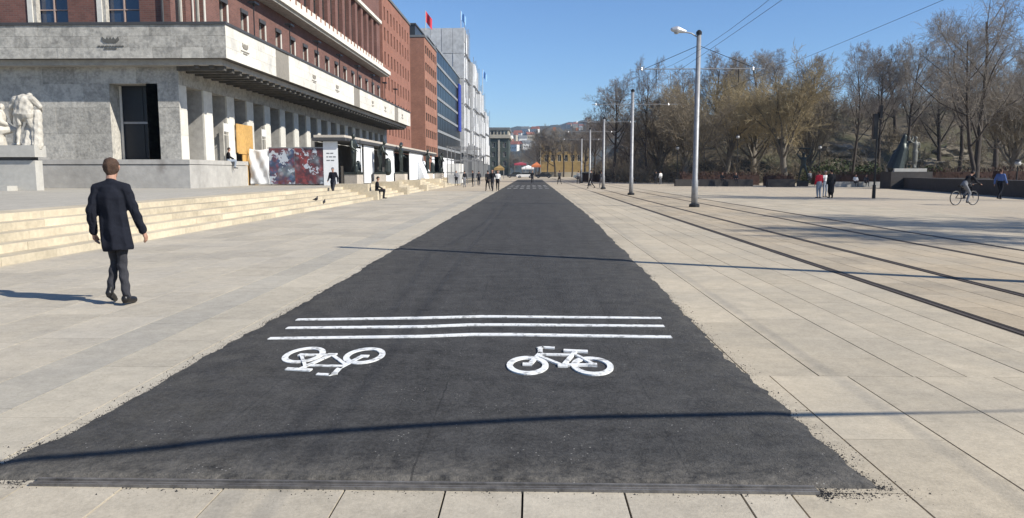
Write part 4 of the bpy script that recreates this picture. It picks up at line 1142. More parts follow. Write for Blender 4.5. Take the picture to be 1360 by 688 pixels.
# ---- statues
def statue(name, label, loc, rz, s, Jmod, extra, mat, ped, group, bulk=1.25, voxel=.035, coat=0., pmat='pedestal'):
    e = tag(empty(name, loc, rz), label, 'statue', group)
    if ped:
        w_, d_, h_ = ped; box('pedestal', pmat, e, -w_, w_, -d_, d_, 0, h_*.82); box('pedestal_cap', 'bronze', e, -w_*1.0-.02, w_+.02, -d_-.02, d_+.02, h_*.82, h_)
        z = h_
    else: z = 0
    J = pose('stand'); J.update(Jmod); P = human(J, bulk, coat) + extra
    me = fuse('figure', P, voxel, 2); me.materials.append(MT[mat]); o = link('figure', me, None, e); o.scale = (s, s, s); o.location = (0, 0, z)
    return e
V = Vector
arms_tool = dict(lw=(-.16, .26, 1.12), rw=(.20, .24, .98), re=(.30, .05, 1.12), le=(-.30, .06, 1.14))
hold = [(V((-.2, .28, .1)), .03, V((-.16, .27, 1.5)), .03, 'x'), (V((-.3, .1, 0)), .16, V((-.3, .1, .45)), .10, 'x'), (V((.2, .2, 0)), .13, V((.2, .2, .3)), .10, 'x')]
arms_up = dict(rw=(.42, .15, 1.62), re=(.38, .0, 1.35), lw=(-.2, .22, .95))
load = [(V((.45, .1, 1.6)), .10, V((-.1, 0, 1.75)), .12, 'x'), (V((-.3, -.1, 0)), .14, V((-.28, -.05, .7)), .11, 'x')]
bend = dict(head=(0, .25, 1.55), neck=(0, .18, 1.40), chest=(0, .10, 1.27), ls=(-.2, .14, 1.35), rs=(.2, .14, 1.35), lw=(-.12, .40, .95), rw=(.15, .40, .9), le=(-.28, .22, 1.1), re=(.28, .22, 1.1))
blk = [(V((.0, .42, 0)), .2, V((0, .42, .6)), .17, 'x'), (V((-.35, 0, 0)), .12, V((-.3, .05, .8)), .08, 'x')]
sts = [(AX(470, 235, -11.15).y, arms_tool, hold, 'nearest bronze worker statue holding a long tool, in front of the white shed', -100),
       (AX(505, 235, -11.15).y, bend, blk, 'second bronze worker statue bending over a block', -80),
       (AX(533, 235, -11.15).y, arms_up, load, 'third bronze worker statue shouldering a load', -95),
       (AX(568, 235, -11.15).y, arms_tool, blk, 'fourth bronze worker statue, beside the white cover sheet', -60),
       (AX(584, 235, -11.15).y, bend, hold, 'farthest bronze worker statue at the end of the shed', -100)]
for (y, jm, ex, lb, rz) in sts:
    statue('bronze_statue', lb, (-11.15, y, TZ), R(rz), 1.36, jm, ex, 'bronze', (.50, .42, .82), 'bronze worker statues beside the terrace steps', 1.35)
# white fountain group far left
fp = AY(28, 250, 33.7)
fg = tag(empty('stone_sculpture', (fp.x, 33.7, TZ)), 'pale stone figure seen from behind with a crouching one, on a stepped pedestal', 'sculpture')
px_r = AY(60, 220, 34.0).x - fp.x
box('pedestal', 'pedestal_grey', fg, -4.5, px_r-.12, -.22, .3, 0, 1.35)
box('pedestal_slab', 'pedestal_grey', fg, -4.6, px_r+.02, -.4, .4, 1.5, 2.02); box('pedestal_neck', 'coping', fg, -4.5, px_r-.3, -.2, .3, 1.3501, 1.5)
box('lower_slab', 'pedestal_grey', fg, -5, px_r-1.0, -.9, -.221, 0, .22)
Jm = dict(head=(.06, .20, 1.46), neck=(.03, .12, 1.40), chest=(.0, .05, 1.26), ls=(-.26, .06, 1.36), rs=(.26, .06, 1.36), le=(-.46, .10, 1.10), lw=(-.52, .22, .78), re=(.40, .16, 1.16), rw=(.30, .38, 1.05),
          lk=(-.20, .04, .5), la=(-.21, -.02, .09), rk=(.22, .06, .5), ra=(.24, .0, .09))
J = pose('stand'); J.update(Jm); P = human(J, 1.65, .0) + [(V((.02, .12, 0)), .2, V((.05, .2, .55)), .16, 'x'), (V((.30, .1, 0)), .16, V((.34, .12, .95)), .13, 'x'), (V((-.14, -.02, .92)), .16, V((.14, -.02, .92)), .16, 'x'), (V((-.1, -.08, .62)), .05, V((-.12, -.06, .85)), .06, 'x'), (V((-.2, .02, 1.12)), .1, V((.2, .02, 1.12)), .1, 'x')]
me = fuse('standing_figure', P, .016, 1)
for v_ in me.vertices:
    x, y, z = v_.co; v_.co.y += .006*math.sin(z*26+x*15) + .004*math.sin(x*42-z*12); v_.co.x += .004*math.sin(z*33+y*9)
me.materials.append(MT['marble']); o = link('standing_figure', me, None, fg); o.scale = (1.5,)*3; o.location = (AY(34, 190, 33.6).x-fp.x, -.1, 2.02)
J = pose('sit'); P = human(J, 1.7, .0) + [(V((0, -.1, 0)), .28, V((0, -.1, .35)), .22, 'x')]
me = fuse('crouching_figure', P, .02, 1); me.materials.append(MT['marble']); o = link('crouching_figure', me, None, fg); o.scale = (1.45,)*3; o.location = (AY(0, 190, 33.6).x-fp.x, -.05, 2.02); o.rotation_euler = (0, 0, R(-60))
# ================================================================== PARK
# raised garden wall on the right with statue
wa = G(1187, 250); wb = G(1362, 263)
def slab_line(name, mat, a, b, thick, z0, z1, parent=None):
    a = Vector(a[:2]); b = Vector(b[:2]); d = (b-a).normalized(); n = Vector((-d.y, d.x))
    if n.x < 0: n = -n
    m = MB(); p = [a, b, b+n*thick, a+n*thick]
    m.hexa([(q.x, q.y, z0) for q in p]+[(q.x, q.y, z1) for q in p]); return m.build(name, mat, parent)
gw = tag(slab_line('garden_wall', 'shade_dark_stone', wa, wb+(wb-wa).normalized()*25, 1.2, 0, 1.05), 'long stone retaining wall with its shade painted dark, right of the plaza', 'wall')  # shade of the face turned from the sun is in the colour
gw2 = tag(slab_line('garden_wall', 'shade_dark_stone', wa, wa+Vector((30, 3, 0)), .6, 0, 1.0), 'dark stone wall turning away behind the big bronze sculpture', 'wall')
def twig_box(name, label, cx, cy, L, D, Hh, rz, n, seed, z0=0., mat='hedge'):
    rr = np.random.RandomState(seed); m = MB()
    e = tag(empty(name, (cx, cy, z0), rz), label, 'hedge', 'bare clipped hedges round the park')
    m.box(-L/2+.1, L/2-.1, -D/2+.15, D/2-.15, 0, Hh*.72); m.build('hedge_core', mat, e)
    m = MB()
    for k in range(n):
        x, y = rr.uniform(-L/2, L/2), rr.uniform(-D/2, D/2); a = rr.rand()*6.28; s = rr.uniform(.12, .34)
        z = rr.uniform(0, Hh*.84)
        p = V((x, y, z)); d = V((math.cos(a)*.35, math.sin(a)*.35, 1)).normalized()*s; w_ = V((math.sin(a), -math.cos(a), 0))*.022
        n0 = len(m.v); m.v += [tuple(p-w_), tuple(p+w_), tuple(p+d+w_*.6+V((.01, .02, 0))), tuple(p+d-w_*.6)]; m.f.append((n0, n0+1, n0+2, n0+3))
    o = m.build('hedge_twigs', mat, e); o['kind'] = 'stuff'
    return e
def hedge_px(px0, px1, Y, z1, lab, seed, D=1.6, z0=0.):
    a = AY(px0, 235, Y).x; b = AY(px1, 235, Y).x
    twig_box('hedge', lab, (a+b)/2, Y+D/2, b-a, D, z1-z0, 0, int((b-a)*330), seed, z0)
hedge_px(905, 1010, 92, 1.7, 'low red brown hedge behind the lamp post and the seated people', 1)
hedge_px(1018, 1056, 86, 1.5, 'short red brown hedge left of the arm raising statue', 2)
hedge_px(1082, 1232, 95, 1.75, 'long red brown hedge behind the red jacket person', 3)
hedge_px(1235, 1330, 80, 2.2, 'red brown hedge above the wall right of the big bronze sculpture', 4)
hedge_px(1330, 1480, 70, 2.3, 'rightmost red brown hedge behind the blue jacket person', 6)
hedge_px(770, 900, 118, 1.6, 'long dark hedge behind the second tram pole', 5)
# planter kerbs in front of the hedges
for (p0, p1, Y, z1, lb) in ((897, 1000, 84, .75, 'long dark stone bench wall below the hedge'), (1020, 1056, 80, .8, 'short dark stone planter left of the arm raising statue'), (1092, 1190, 80, .55, 'pale stone bench wall behind the black coat')):
    a = AY(p0, 245, Y).x; b = AY(p1, 245, Y).x
    tag(box('planter_wall', 'shade_dark_stone' if 'dark' in lb else 'pedestal_grey', None, a, b, Y, Y+.7, 0, z1), lb, 'low wall')  # dark ones have their shadow side put into the colour
# seated park people
for (px, Y, a, lb) in ((959, 83.6, 'black', 'seated person left of two on the long dark bench wall'), (977, 83.6, 'navy', 'seated person right of two on the long dark bench wall'), (1075, 94, 'grey', 'tiny grey person beside the arm raising statue'),
                       (1136, 79.6, 'white', 'person in white sitting on the pale bench wall'), (1150, 79.6, 'charcoal', 'person in charcoal sitting on the pale bench wall')):
    q = AY(px, 240, Y); sit = 'sit' in lb or 'seated' in lb
    zz = (.75 if 'dark' in lb else .55)-.47 if sit else 0
    person(lb, (q.x, Y, max(zz, 0.0)), R(180), 1.7, dict(top=a, bottom='charcoal'), 'sit' if sit else 'stand', .045, 1.05)
# arm raising bronze
q = AY(1066, 240, 84)
statue('bronze_statue', 'bronze figure with both arms raised standing before the willow trees', (q.x, 84, 0), R(160), 1.75, dict(lw=(-.35, .1, 1.95), le=(-.36, .0, 1.62), rw=(.22, .12, 2.0), re=(.40, .0, 1.66), lk=(-.22, .05, .5), la=(-.3, -.02, .09), rk=(.18, .03, .5), ra=(.25, -.02, .09)), [(V((-.3, .1, 1.98)), .06, V((.25, .12, 2.02)), .05, 'x')], 'bronze', (.6, .5, .6), 'park bronzes', 1.1, .04, pmat='shade_dark_stone')
# big bronze sculpture on dark block
q = AY(1207, 232, 72)
bs = tag(empty('bronze_sculpture', (q.x, 72.5, 0)), 'large dark bronze group with a raised figure on a stone block', 'sculpture', 'park bronzes')
box('pedestal', 'shade_dark_stone', bs, -1.9, 1.9, -1.1, 1.1, 0, 1.6); box('pedestal_step', 'pedestal_grey', bs, -1.5, 1.5, -.8, .8, 1.6, 1.9)
J = pose('stand'); J.update(lw=(-.5, .2, .95), rw=(.45, .1, 1.75), re=(.36, 0, 1.5), lk=(-.2, .15, .5), la=(-.25, .2, .09))
P = human(J, 1.3, .5) + [(V((-.45, 0, 0)), .45, V((-.15, 0, 1.1)), .28, 'x'), (V((-.6, .1, .1)), .30, V((-.45, .1, .7)), .2, 'x'), (V((-.2, 0, 1.1)), .2, V((-.05, 0, 1.75)), .12, 'x')]
me = fuse('dark_group', P, .04, 2); me.materials.append(MT['bronze']); o = link('dark_group', me, None, bs); o.scale = (1.72,)*3; o.location = (-.25, 0, 1.9)
J = pose('stand'); J.update(lw=(-.30, .1, 1.72), le=(-.28, 0, 1.5), rw=(.16, .2, 1.1), re=(.25, .02, 1.15), lk=(-.05, .03, .5), la=(-.05, -.02, .09), rk=(.05, .03, .5), ra=(.05, -.02, .09))
P = human(J, .85, .55); me = fuse('standing_figure', P, .04, 2); me.materials.append(MT['bronze_light']); o = link('standing_figure', me, None, bs); o.scale = (1.7,)*3; o.location = (.55, -.35, 1.9)
# park lamp posts
def park_lamp(px, py_top, Y, label, tall=False):
    t = AY(px, py_top, Y); e = tag(empty('park_lamp', (t.x, Y, 0)), label, 'lamp post', 'slim lamps of the park'); h = t.z
    m = MB(); m.tube([(0, 0, 0), (0, 0, .8), (0, 0, .82), (0, 0, h-.4)], [.11, .10, .06, .05], 8); m.build('post', 'pole_dark', e)
    if tall:
        box('lantern', 'pole_dark', e, -.27, -.055, -.12, .12, h-2.0, h-.5); box('lantern', 'pole_dark', e, .055, .22, -.12, .12, h-.75, h)
        box('arm', 'pole_dark', e, -.27, .22, -.05, .05, h-.62, h-.5)
    else:
        m = MB(); m.lathe((0, 0, h-.4), [(.06, 0), (.2, .08), (.24, .2), (.18, .36), (.05, .42)], 10); m.build('globe', 'lamp_glass', e, True)
        m = MB(); m.lathe((0, 0, h+.02), [(.26, 0), (.2, .06), (.03, .12)], 10); m.build('cap', 'pole_dark', e)
park_lamp(1167, 140, 46, 'tall black post with a box lantern in front of the park', True)
park_lamp(980, 180, 96, 'globe lamp before the left willow'); park_lamp(900, 195, 100, 'globe lamp left of the big lamp post')
park_lamp(1089, 194, 97, 'globe lamp right of the arm raising statue'); park_lamp(1352, 214, 62, 'short globe lamp at the right edge by the blue jacket person')
park_lamp(936, 190, 104, 'globe lamp right behind the big lamp post')
# hillside
def mound(x, y):
    e = x - (y*.047)            # left flank follows the lane direction
    a = min(max((e-3)/26, 0), 1); a = a*a*(3-2*a)
    b = min(max((y-108)/40, 0), 1); b = b*b*(3-2*b)
    return -.5 + a*b*(12.5 + 1.6*sn(x, y, .05, 4) + .5*sn(x, y, .2, 2)) + (4*min(max((y-165)/60, 0), 1))*a
tag(link('park_hillside', hill_mesh('park_hillside', 6, 260, 100, 330, 120, 80, mound), 'hill'), kind='structure')
# pale rock outcrops on the slope
rk = random.Random(12)
for i, (px, py, sz) in enumerate(((1120, 205, 3.4), (1145, 218, 2.6), (1262, 205, 2.8), (1235, 222, 3.0), (1100, 222, 2.2), (1285, 215, 2.2), (1340, 222, 2.4))):
    Y = 112.; 
    for it in range(60):
        q = AY(px, py, Y)
        if mound(q.x, Y) >= q.z: break
        Y += .8
    q = AY(px, py, Y)
    bm = bmesh.new(); bmesh.ops.create_icosphere(bm, subdivisions=3, radius=1)
    for v_ in bm.verts:
        k = 1 + .2*sn(v_.co.x*2+i, v_.co.y*2+v_.co.z*3, 1.3, i) + .10*sn(v_.co.x*6+i, v_.co.y*7+v_.co.z*9, 1.1, i+3) ; v_.co = V((v_.co.x*sz*1.0*k, v_.co.y*sz*.6*k, v_.co.z*sz*.42*k))
    me = bpy.data.meshes.new('rock_outcrop'); bm.to_mesh(me); bm.free()
    o = link('rock_outcrop', me, 'rock'); o.location = (q.x, Y, mound(q.x, Y)-.1)
    tag(o, ('pale rock outcrop high on the park slope left of the tall black post', 'pale rock outcrop low on the slope left of the tall black post', 'pale rock outcrop right of the big bronze sculpture', 'low pale rock outcrop just right of the big bronze sculpture', 'small low rock outcrop by the arm raising statue', 'small rock outcrop left of the tall leaning tree', 'rightmost rock outcrop behind the blue jacket person')[i], 'rock', 'rock outcrops on the park slope')
# ------------------------------------------------------------------ trees
class Tree:
    def __init__(s, seed): s.r = random.Random(seed); s.b = [[], [], [], [], []]
    def grow(s, p, d, L, rad, lv, par):
        r = s.r; n = par['seg'][lv]; pts = [p.copy()]; rr = [rad]; d = d.normalized(); end = par['tip'][lv]
        for i in range(n):
            w_ = par['wob'][lv]; d = (d + V((r.gauss(0, w_), r.gauss(0, w_), r.gauss(0, w_)*.6 + par['up'][lv]))).normalized()
            p = p + d*(L/n); pts.append(p.copy()); rr.append(rad*(1-(1-end)*(i+1)/n))
        s.b[lv].append((pts, rr))
        if lv + 1 >= par['levels']: return
        cnt = par['cnt'][lv]; cnt = max(2, int(cnt*r.uniform(.8, 1.25)))
        st = par['start'][lv]
        az = r.random()*6.28
        for k in range(cnt):
            t = st + (1-st)*(k+r.random()*.8)/cnt; t = min(t, .99); x = t*n; i = min(int(x), n-1); f = x-i
            q = pts[i].lerp(pts[i+1], f); ax = (pts[i+1]-pts[i]).normalized(); az += 2.4 + r.uniform(-.5, .5)
            a = ax.orthogonal().normalized(); b = ax.cross(a); side = a*math.cos(az)+b*math.sin(az)
            an = R(r.uniform(*par['ang'][lv])); nd = ax*math.cos(an)+side*math.sin(an)
            sh = par['len'][lv]*(1-par['fall'][lv]*t)*r.uniform(.7, 1.2)
            s.grow(q, nd, L*sh, max(rr[i]*(1-f)+rr[i+1]*f, .004)*par['rad'][lv], lv+1, par)
    def mesh(s, lvs, sides, minr):
        Vs = []; Fs = []; base = 0
        for lv in lvs:
            n = sides[lv]
            cs = [(math.cos(2*math.pi*k/n), math.sin(2*math.pi*k/n)) for k in range(n)]
            for pts, rr in s.b[lv]:
                t = (pts[-1]-pts[0]).normalized(); a = t.orthogonal().normalized(); b = t.cross(a)
                for p, q in zip(pts, rr):
                    q = max(q, minr)
                    for c, s_ in cs: Vs.append((p.x+(a.x*c+b.x*s_)*q, p.y+(a.y*c+b.y*s_)*q, p.z+(a.z*c+b.z*s_)*q))
                for i in range(len(pts)-1):
                    o = base+i*n
                    for k in range(n):
                        k2 = (k+1) % n; Fs.append((o+k, o+k2, o+n+k2, o+n+k))
                base += n*len(pts)
        me = bpy.data.meshes.new('t'); va = np.array(Vs, dtype=np.float32); fa = np.array(Fs, dtype=np.int32)
        me.vertices.add(len(va)); me.vertices.foreach_set('co', va.ravel())
        me.loops.add(fa.size); me.loops.foreach_set('vertex_index', fa.ravel())
        me.polygons.add(len(fa)); me.polygons.foreach_set('loop_start', np.arange(0, fa.size, 4, dtype=np.int32)); me.polygons.foreach_set('loop_total', np.full(len(fa), 4, dtype=np.int32))
        me.update(calc_edges=True); me.validate(); return me
TALL = dict(levels=5, seg=(7, 5, 4, 3, 2), tip=(.25, .25, .25, .4, .6), wob=(.05, .11, .15, .2, .25), up=(.02, .11, .07, .05, .03), cnt=(14, 9, 8, 7), start=(.38, .28, .2, .1),
            ang=((28, 58), (28, 60), (25, 60), (25, 60)), len=(.56, .52, .5, .6), fall=(.50, .4, .3, .2), rad=(.5, .5, .5, .55))
BROAD = dict(TALL, cnt=(12, 10, 8, 8), start=(.27, .25, .15, .1), ang=((30, 62), (30, 65), (30, 65), (25, 60)), len=(.68, .56, .52, .62), up=(.02, .07, .05, .03, .0))
WILL = dict(levels=5, seg=(4, 6, 5, 4, 3), tip=(.6, .2, .2, .3, .5), wob=(.05, .12, .16, .2, .22), up=(.0, .06, .05, .05, .05), cnt=(14, 12, 9, 7), start=(.3, .3, .15, .1),
            ang=((10, 58), (22, 60), (25, 60), (20, 55)), len=(1.75, .5, .5, .52), fall=(.15, .35, .3, .2), rad=(.42, .5, .5, .55))
def tree_kind(seed, h, tr, par, bark, twig, lean=(0, 0), stems=1, minr=.010):
    t = Tree(seed)
    for k in range(stems):
        ln = V((lean[0], lean[1], 1)) if stems == 1 else V((lean[0]+math.cos(k*2.2)*.18, lean[1]+.12*math.sin(k*2.2), 1))
        t.grow(V((.35*k*(1 if k else 0), .1*k, -.2)), ln, h*(1 if k == 0 else .85), tr*(1 if k == 0 else .75), 0, par)
    a = t.mesh((0, 1), (8, 6, 4, 3, 3), .02); a.name = 'trunk'; a.materials.append(MT[bark])
    b = t.mesh((2, 3, 4), (8, 6, 4, 3, 3), minr); b.name = 'crown'; b.materials.append(MT[twig])
    zs = np.zeros(len(b.vertices)*3); b.vertices.foreach_get('co', zs); zs = zs.reshape(-1, 3)
    return a, b, float(np.percentile(zs[:, 2], 99.7))
KT = [tree_kind(1, 14, .30, TALL, 'bark', 'twig'), tree_kind(2, 15, .32, TALL, 'bark', 'twig'), tree_kind(3, 11, .30, BROAD, 'bark', 'twig'), tree_kind(4, 15, .33, TALL, 'bark', 'twig_pale')]
KW = [tree_kind(5, 5.0, .42, WILL, 'bark_pale', 'twig_willow', minr=.013), tree_kind(6, 4.6, .45, WILL, 'bark_pale', 'twig_red', minr=.013)]
KB = tree_kind(8, 20, .40, BROAD, 'bark', 'twig_pale', (-.10, 0), 2, .010)
def tree(kind, px, py_top, Y, label, group='bare trees of the park', rz=0., sx=1., z0=None):
    q = AY(px, py_top, Y); z = 0. if z0 is None else z0
    a, b, h = kind; s = (q.z-z)/h
    e = tag(empty('bare_tree', (q.x, Y, z), rz), label, 'tree', group); e.scale = (s*sx, s*sx, s)
    link('trunk', a, None, e); link('crown', b, None, e); return e
tree(KT[0], 819, 95, 116, 'leftmost round crowned bare tree right of the slim tram poles', rz=1., sx=.95, z0=0)
tree(KT[1], 862, 76, 114, 'slender bare tree rising above its neighbours left of the lamp post', rz=2., sx=.72, z0=0)
tree(KW[1], 912, 120, 104, 'reddish bushy bare tree behind the lamp post', rz=.5, sx=1.0)
tree(KW[0], 968, 92, 108, 'left of two yellowish budding willow trees', rz=2.4, sx=.85)
tree(KW[0], 1048, 78, 99, 'right and larger of two yellowish budding willow trees', rz=.2, sx=.95)
tree(KT[2], 955, 66, 128, 'grey bare tree showing above the left willow', rz=.9, sx=1.0, z0=mound(AY(955, 66, 128).x, 128))
tree(KT[3], 1010, 68, 130, 'grey bare tree showing above the gap between the willows', rz=2.9, sx=1.1, z0=mound(AY(1010, 66, 130).x, 130))
tree(KT[2], 1082, 76, 126, 'dark bare tree above the right willow', rz=4.1, sx=.8, z0=mound(AY(1082, 66, 126).x, 126))
tree(KT[1], 1140, 60, 104, 'bare tree just left of the tall black post', rz=.3, sx=.7)
tree(KT[0], 1176, 56, 112, 'bare tree right behind the tall black post', rz=3.3, sx=.8)
tree(KT[3], 1212, 50, 110, 'bare tree above the big bronze sculpture', rz=5.1, sx=.75)
tree(KT[2], 1258, 74, 120, 'broad bare tree on the slope left of the tall leaning tree', rz=1.1, sx=.9)
tree(KB, 1318, -70, 76, 'tallest pale barked tree with two leaning stems on the right', rz=.2, sx=.9)
tree(KW[1], 1356, 90, 92, 'reddish bushy tree at the right edge behind the leaning stems', rz=2.2, sx=1.0)
tree(KT[3], 1400, 20, 84, 'pale bare tree cut by the right edge', rz=1.2, sx=.9)
tree(KW[1], 880, 108, 118, 'grey brown bushy tree between the slender tree and the lamp post', rz=3.5, sx=1.15)
tree(KW[0], 1006, 96, 112, 'budding willow standing between the two larger ones', rz=4.2, sx=1.05)
tree(KW[1], 1080, 104, 116, 'grey brown bushy tree right behind the larger willow', rz=5.5, sx=.75)
for (px, pt, Y, k, rz, lb) in ((905, 88, 140, 1, .4, 'thin bare tree on the slope above the bushy tree by the lamp post'), (982, 70, 142, 0, 2.2, 'bare tree on the slope between the left willow and its neighbour'), (1036, 66, 144, 2, 3.1, 'broad bare tree on the slope above the larger willow'),
                               (1196, 60, 132, 2, 2.0, 'broad bare tree on the slope right of the black post'), (1284, 60, 118, 0, 5.0, 'bare tree on the slope left of the leaning stems'), (1335, 70, 112, 2, .9, 'broad bare tree on the slope behind the leaning stems')):
    tree(KT[k], px, pt, Y, lb, rz=rz, sx=1.0, z0=mound(AY(px, 100, Y).x, Y)-.2)
tree(KT[2], 778, 166, 185, 'dark bare tree nearest to the ochre building on its right', rz=.7, sx=1.2)
tree(KT[1], 806, 150, 165, 'thin dark bare tree left of the round crowned one', rz=3.7, sx=1.3)
tree(KT[0], 792, 152, 150, 'low dark bare tree left of the round crowned one', rz=2.6, sx=1.3)
tree(KT[2], 842, 150, 132, 'broad dark bare tree below the slender one', rz=1.9, sx=1.1)
tree(KT[2], 885, 140, 128, 'broad dark bare tree left of the lamp post', rz=.9, sx=1.0)
# street trees at the end of the road before the ochre building
for i, px in enumerate((716, 727, 738, 749, 760, 771)):
    tree(KT[i % 4], px, 166 + (i*7) % 9, 228, 'bare street tree before the ochre building, number %s from the left' % ('one two three four five six'.split()[i]), 'street trees before the ochre building', i*1.3, 1.0)
for i, (px, pt, Y) in enumerate(((676, 200, 345), (684, 206, 330), (694, 203, 350), (703, 196, 340), (711, 190, 330), (718, 186, 320))):
    tree(KT[(i+1) % 4], px, pt, Y, 'dark bare tree between the green and ochre buildings, number %s from the left' % ('one two three four five six'.split()[i]), 'trees between the green and ochre buildings', i*1.7, 1.3)
# trees on the right, outside the picture: their shade falls across the plaza
for (x, y, h, k, rz, lb) in ((23, 13.6, 14, 0, 1., 'bare tree right of the picture, nearest to the tracks'), (29, 16.5, 16, 3, 2., 'bare tree right of the picture behind the nearest one'), (31, 40.5, 17, 1, 3., 'bare tree right of the picture shading the far plaza')):
    a, b, hh = KT[k]; e = tag(empty('bare_tree', (x, y, 0), rz), lb, 'tree', 'bare trees of the park'); e.scale = (h/hh,)*3
    link('trunk', a, None, e); link('crown', b, None, e)
# undergrowth on the slope
def undergrowth():
    t = Tree(77); par = dict(levels=3, seg=(3, 3, 2), tip=(.4, .5, .6), wob=(.2, .25, .25), up=(.06, .05, .04), cnt=(7, 6), start=(.1, .1), ang=((20, 65), (20, 65)), len=(.7, .6), fall=(.2, .2), rad=(.6, .6))
    rr = random.Random(5)
    for k in range(700):
        y = rr.uniform(106, 185); x = y*.047 + rr.uniform(6, 85)
        if x > y*.75: continue
        z = mound(x, y)
        for q in range(2): t.grow(V((x+rr.gauss(0, .5), y+rr.gauss(0, .4), z-.1)), V((rr.gauss(0, .35), rr.gauss(0, .35), 1)), rr.uniform(1.0, 3.2), .05, 0, par)
    me = t.mesh((0, 1, 2), (4, 3, 3), .022); me.name = 'undergrowth'; return me
tag(link('undergrowth', undergrowth(), 'twig_red'), 'brown leafless undergrowth covering the park slope', 'undergrowth', kind='stuff')
def leaf_shrub(px, py, Y, w_, h, label, seed):
    q = AY(px, py, Y); rr = np.random.RandomState(seed); e = tag(empty('evergreen_shrub', (q.x, Y, max(mound(q.x, Y), 0)-.1)), label, 'shrub', 'green shrubs on the park slope')
    m = MB()
    for k in range(1500):
        v_ = rr.randn(3); v_ /= np.linalg.norm(v_); v_ *= rr.uniform(.55, 1)**.5*(1+.2*math.sin(v_[0]*5+v_[1]*4))
        p = V((v_[0]*w_, v_[1]*w_*.7, abs(v_[2])*h)); a = V(rr.randn(3)).normalized()*.2; b = V(rr.randn(3)).normalized()*.13
        n0 = len(m.v); m.v += [tuple(p-a), tuple(p+b), tuple(p+a), tuple(p-b)]; m.f.append((n0, n0+1, n0+2, n0+3))
    m.build('foliage', 'green', e)
    m = MB(); 
    for k in range(6): m.tube([(0, 0, -.1), (w_*.6*math.cos(k), w_*.4*math.sin(k), h*.7)], [.07, .02], 5)
    m.build('stem', 'bark', e)
leaf_shrub(1105, 225, 106, 4.2, 3.0, 'wide green shrub right of the arm raising statue', 1)
leaf_shrub(1150, 226, 107, 2.6, 2.6, 'smaller green shrub by the tall black post', 2)
leaf_shrub(1235, 224, 105, 2.4, 2.2, 'green shrub right of the big bronze sculpture', 3)
# ================================================================== TRAM POLES AND WIRES
def tram_pole(x, y, h, label, lamp=False, arms=True):
    e = tag(empty('tram_pole', (x, y, 0)), label, 'tram pole', 'slim tram poles between the tracks')
    m = MB(); m.tube([(0, 0, 0), (0, 0, 1.2), (0, 0, 1.25), (0, 0, h)], [.15, .145, .125, .10], 12); m.build('mast', 'steel', e, True)
    m = MB(); m.lathe((0, 0, 0), [(.24, 0), (.24, .12), (.17, .16)], 12); m.build('base', 'pole_dark', e)
    m = MB(); m.lathe((0, 0, h), [(.13, 0), (.13, .12), (.05, .2)], 10); m.build('cap', 'pole_dark', e)
    if arms:
        m = MB(); m.tube([(-2.75, 0, 6.15), (2.95, 0, 6.15)], .02, 8); m.build('bracket_arm', 'steel', e)
        m = MB(); m.tube([(-2.4, 0, 6.15), (-.08, 0, h-.5)], .012, 5); m.tube([(2.6, 0, 6.15), (.08, 0, h-.5)], .012, 5); m.build('stay', 'wire', e)
        for s in (-1.85, 1.8):
            m = MB(); m.tube([(s, 0, 6.15), (s, 0, 5.55)], .018, 6); m.build('dropper', 'wire', e)
            m = MB(); m.lathe((s*1.35, 0, 6.08), [(.03, 0), (.045, .03), (.03, .07), (.045, .1), (.03, .14)], 8); m.build('insulator', 'lamp_shell', e)
    if lamp:
        m = MB(); m.tube([(0, 0, h-.15), (-.35, -.05, h+.05), (-.75, -.1, h+.12)], .03, 8); a_ = m.build('lamp_arm', 'steel', e)
        P = [(V((-.62, -.08, h+.12)), .07, V((-1.0, -.13, h+.2)), .16, 'x', .8), (V((-1.0, -.13, h+.2)), .16, V((-1.2, -.15, h+.20)), .10, 'x', .8)]
        me = fuse('lamp_head', P, .025, 3); me.materials.append(MT['lamp_shell']); lh_ = link('lamp_head', me, None, e)
        m = MB(); m.lathe((-1.02, -.13, h+.0), [(.02, 0), (.09, .02), (.12, .07)], 12); m.build('lamp_lens', 'lamp_glass', lh_)
    return e
PX = 7.5
pbase = G(922, 275); P1Y = pbase.y
hh = AY(926, 46, P1Y).z
tram_pole(pbase.x, P1Y, hh, 'nearest tall grey tram pole carrying a street lamp', True)
for i, (px, py, pt) in enumerate(((838, 259, 122), (801, 251, 158), (783, 246.5, 172), (772, 243, 184))):
    q = G(px, py); h_ = AY(px, pt, q.y).z
    tram_pole(q.x, q.y, h_, ('second tram pole behind the lamp carrying one', 'third tram pole along the tracks', 'fourth tram pole along the tracks', 'farthest tram pole along the tracks')[i])
tram_pole(7.75, 10.9, 9.2, 'tram pole just outside the right edge, throwing the long shadow over the lane', False, False)
def wire(name, label, pts, rad, cat='cable', group=None):
    m = MB(); m.tube(pts, rad, 5); return tag(m.build(name, 'wire'), label, cat, group)
def cat_(x, z, lb, sag, seed):
    pts = []; y = -12.0; posts = [-12, 11, P1Y, 56, 77, 97, 120]
    for a, b in zip(posts, posts[1:]):
        for k in range(8): t = k/8; pts.append((x, a+(b-a)*t, z-sag*4*t*(1-t)))
    pts.append((x, 120, z)); return wire('contact_wire', lb, pts, .0055, group='overhead tram wires')
cat_(5.65, 5.5, 'lower overhead wire above the near tram track', .05, 1); cat_(5.75, 6.12, 'upper overhead wire above the near tram track', .42, 2)
cat_(9.3, 5.5, 'single overhead wire above the far tram track', .05, 3)
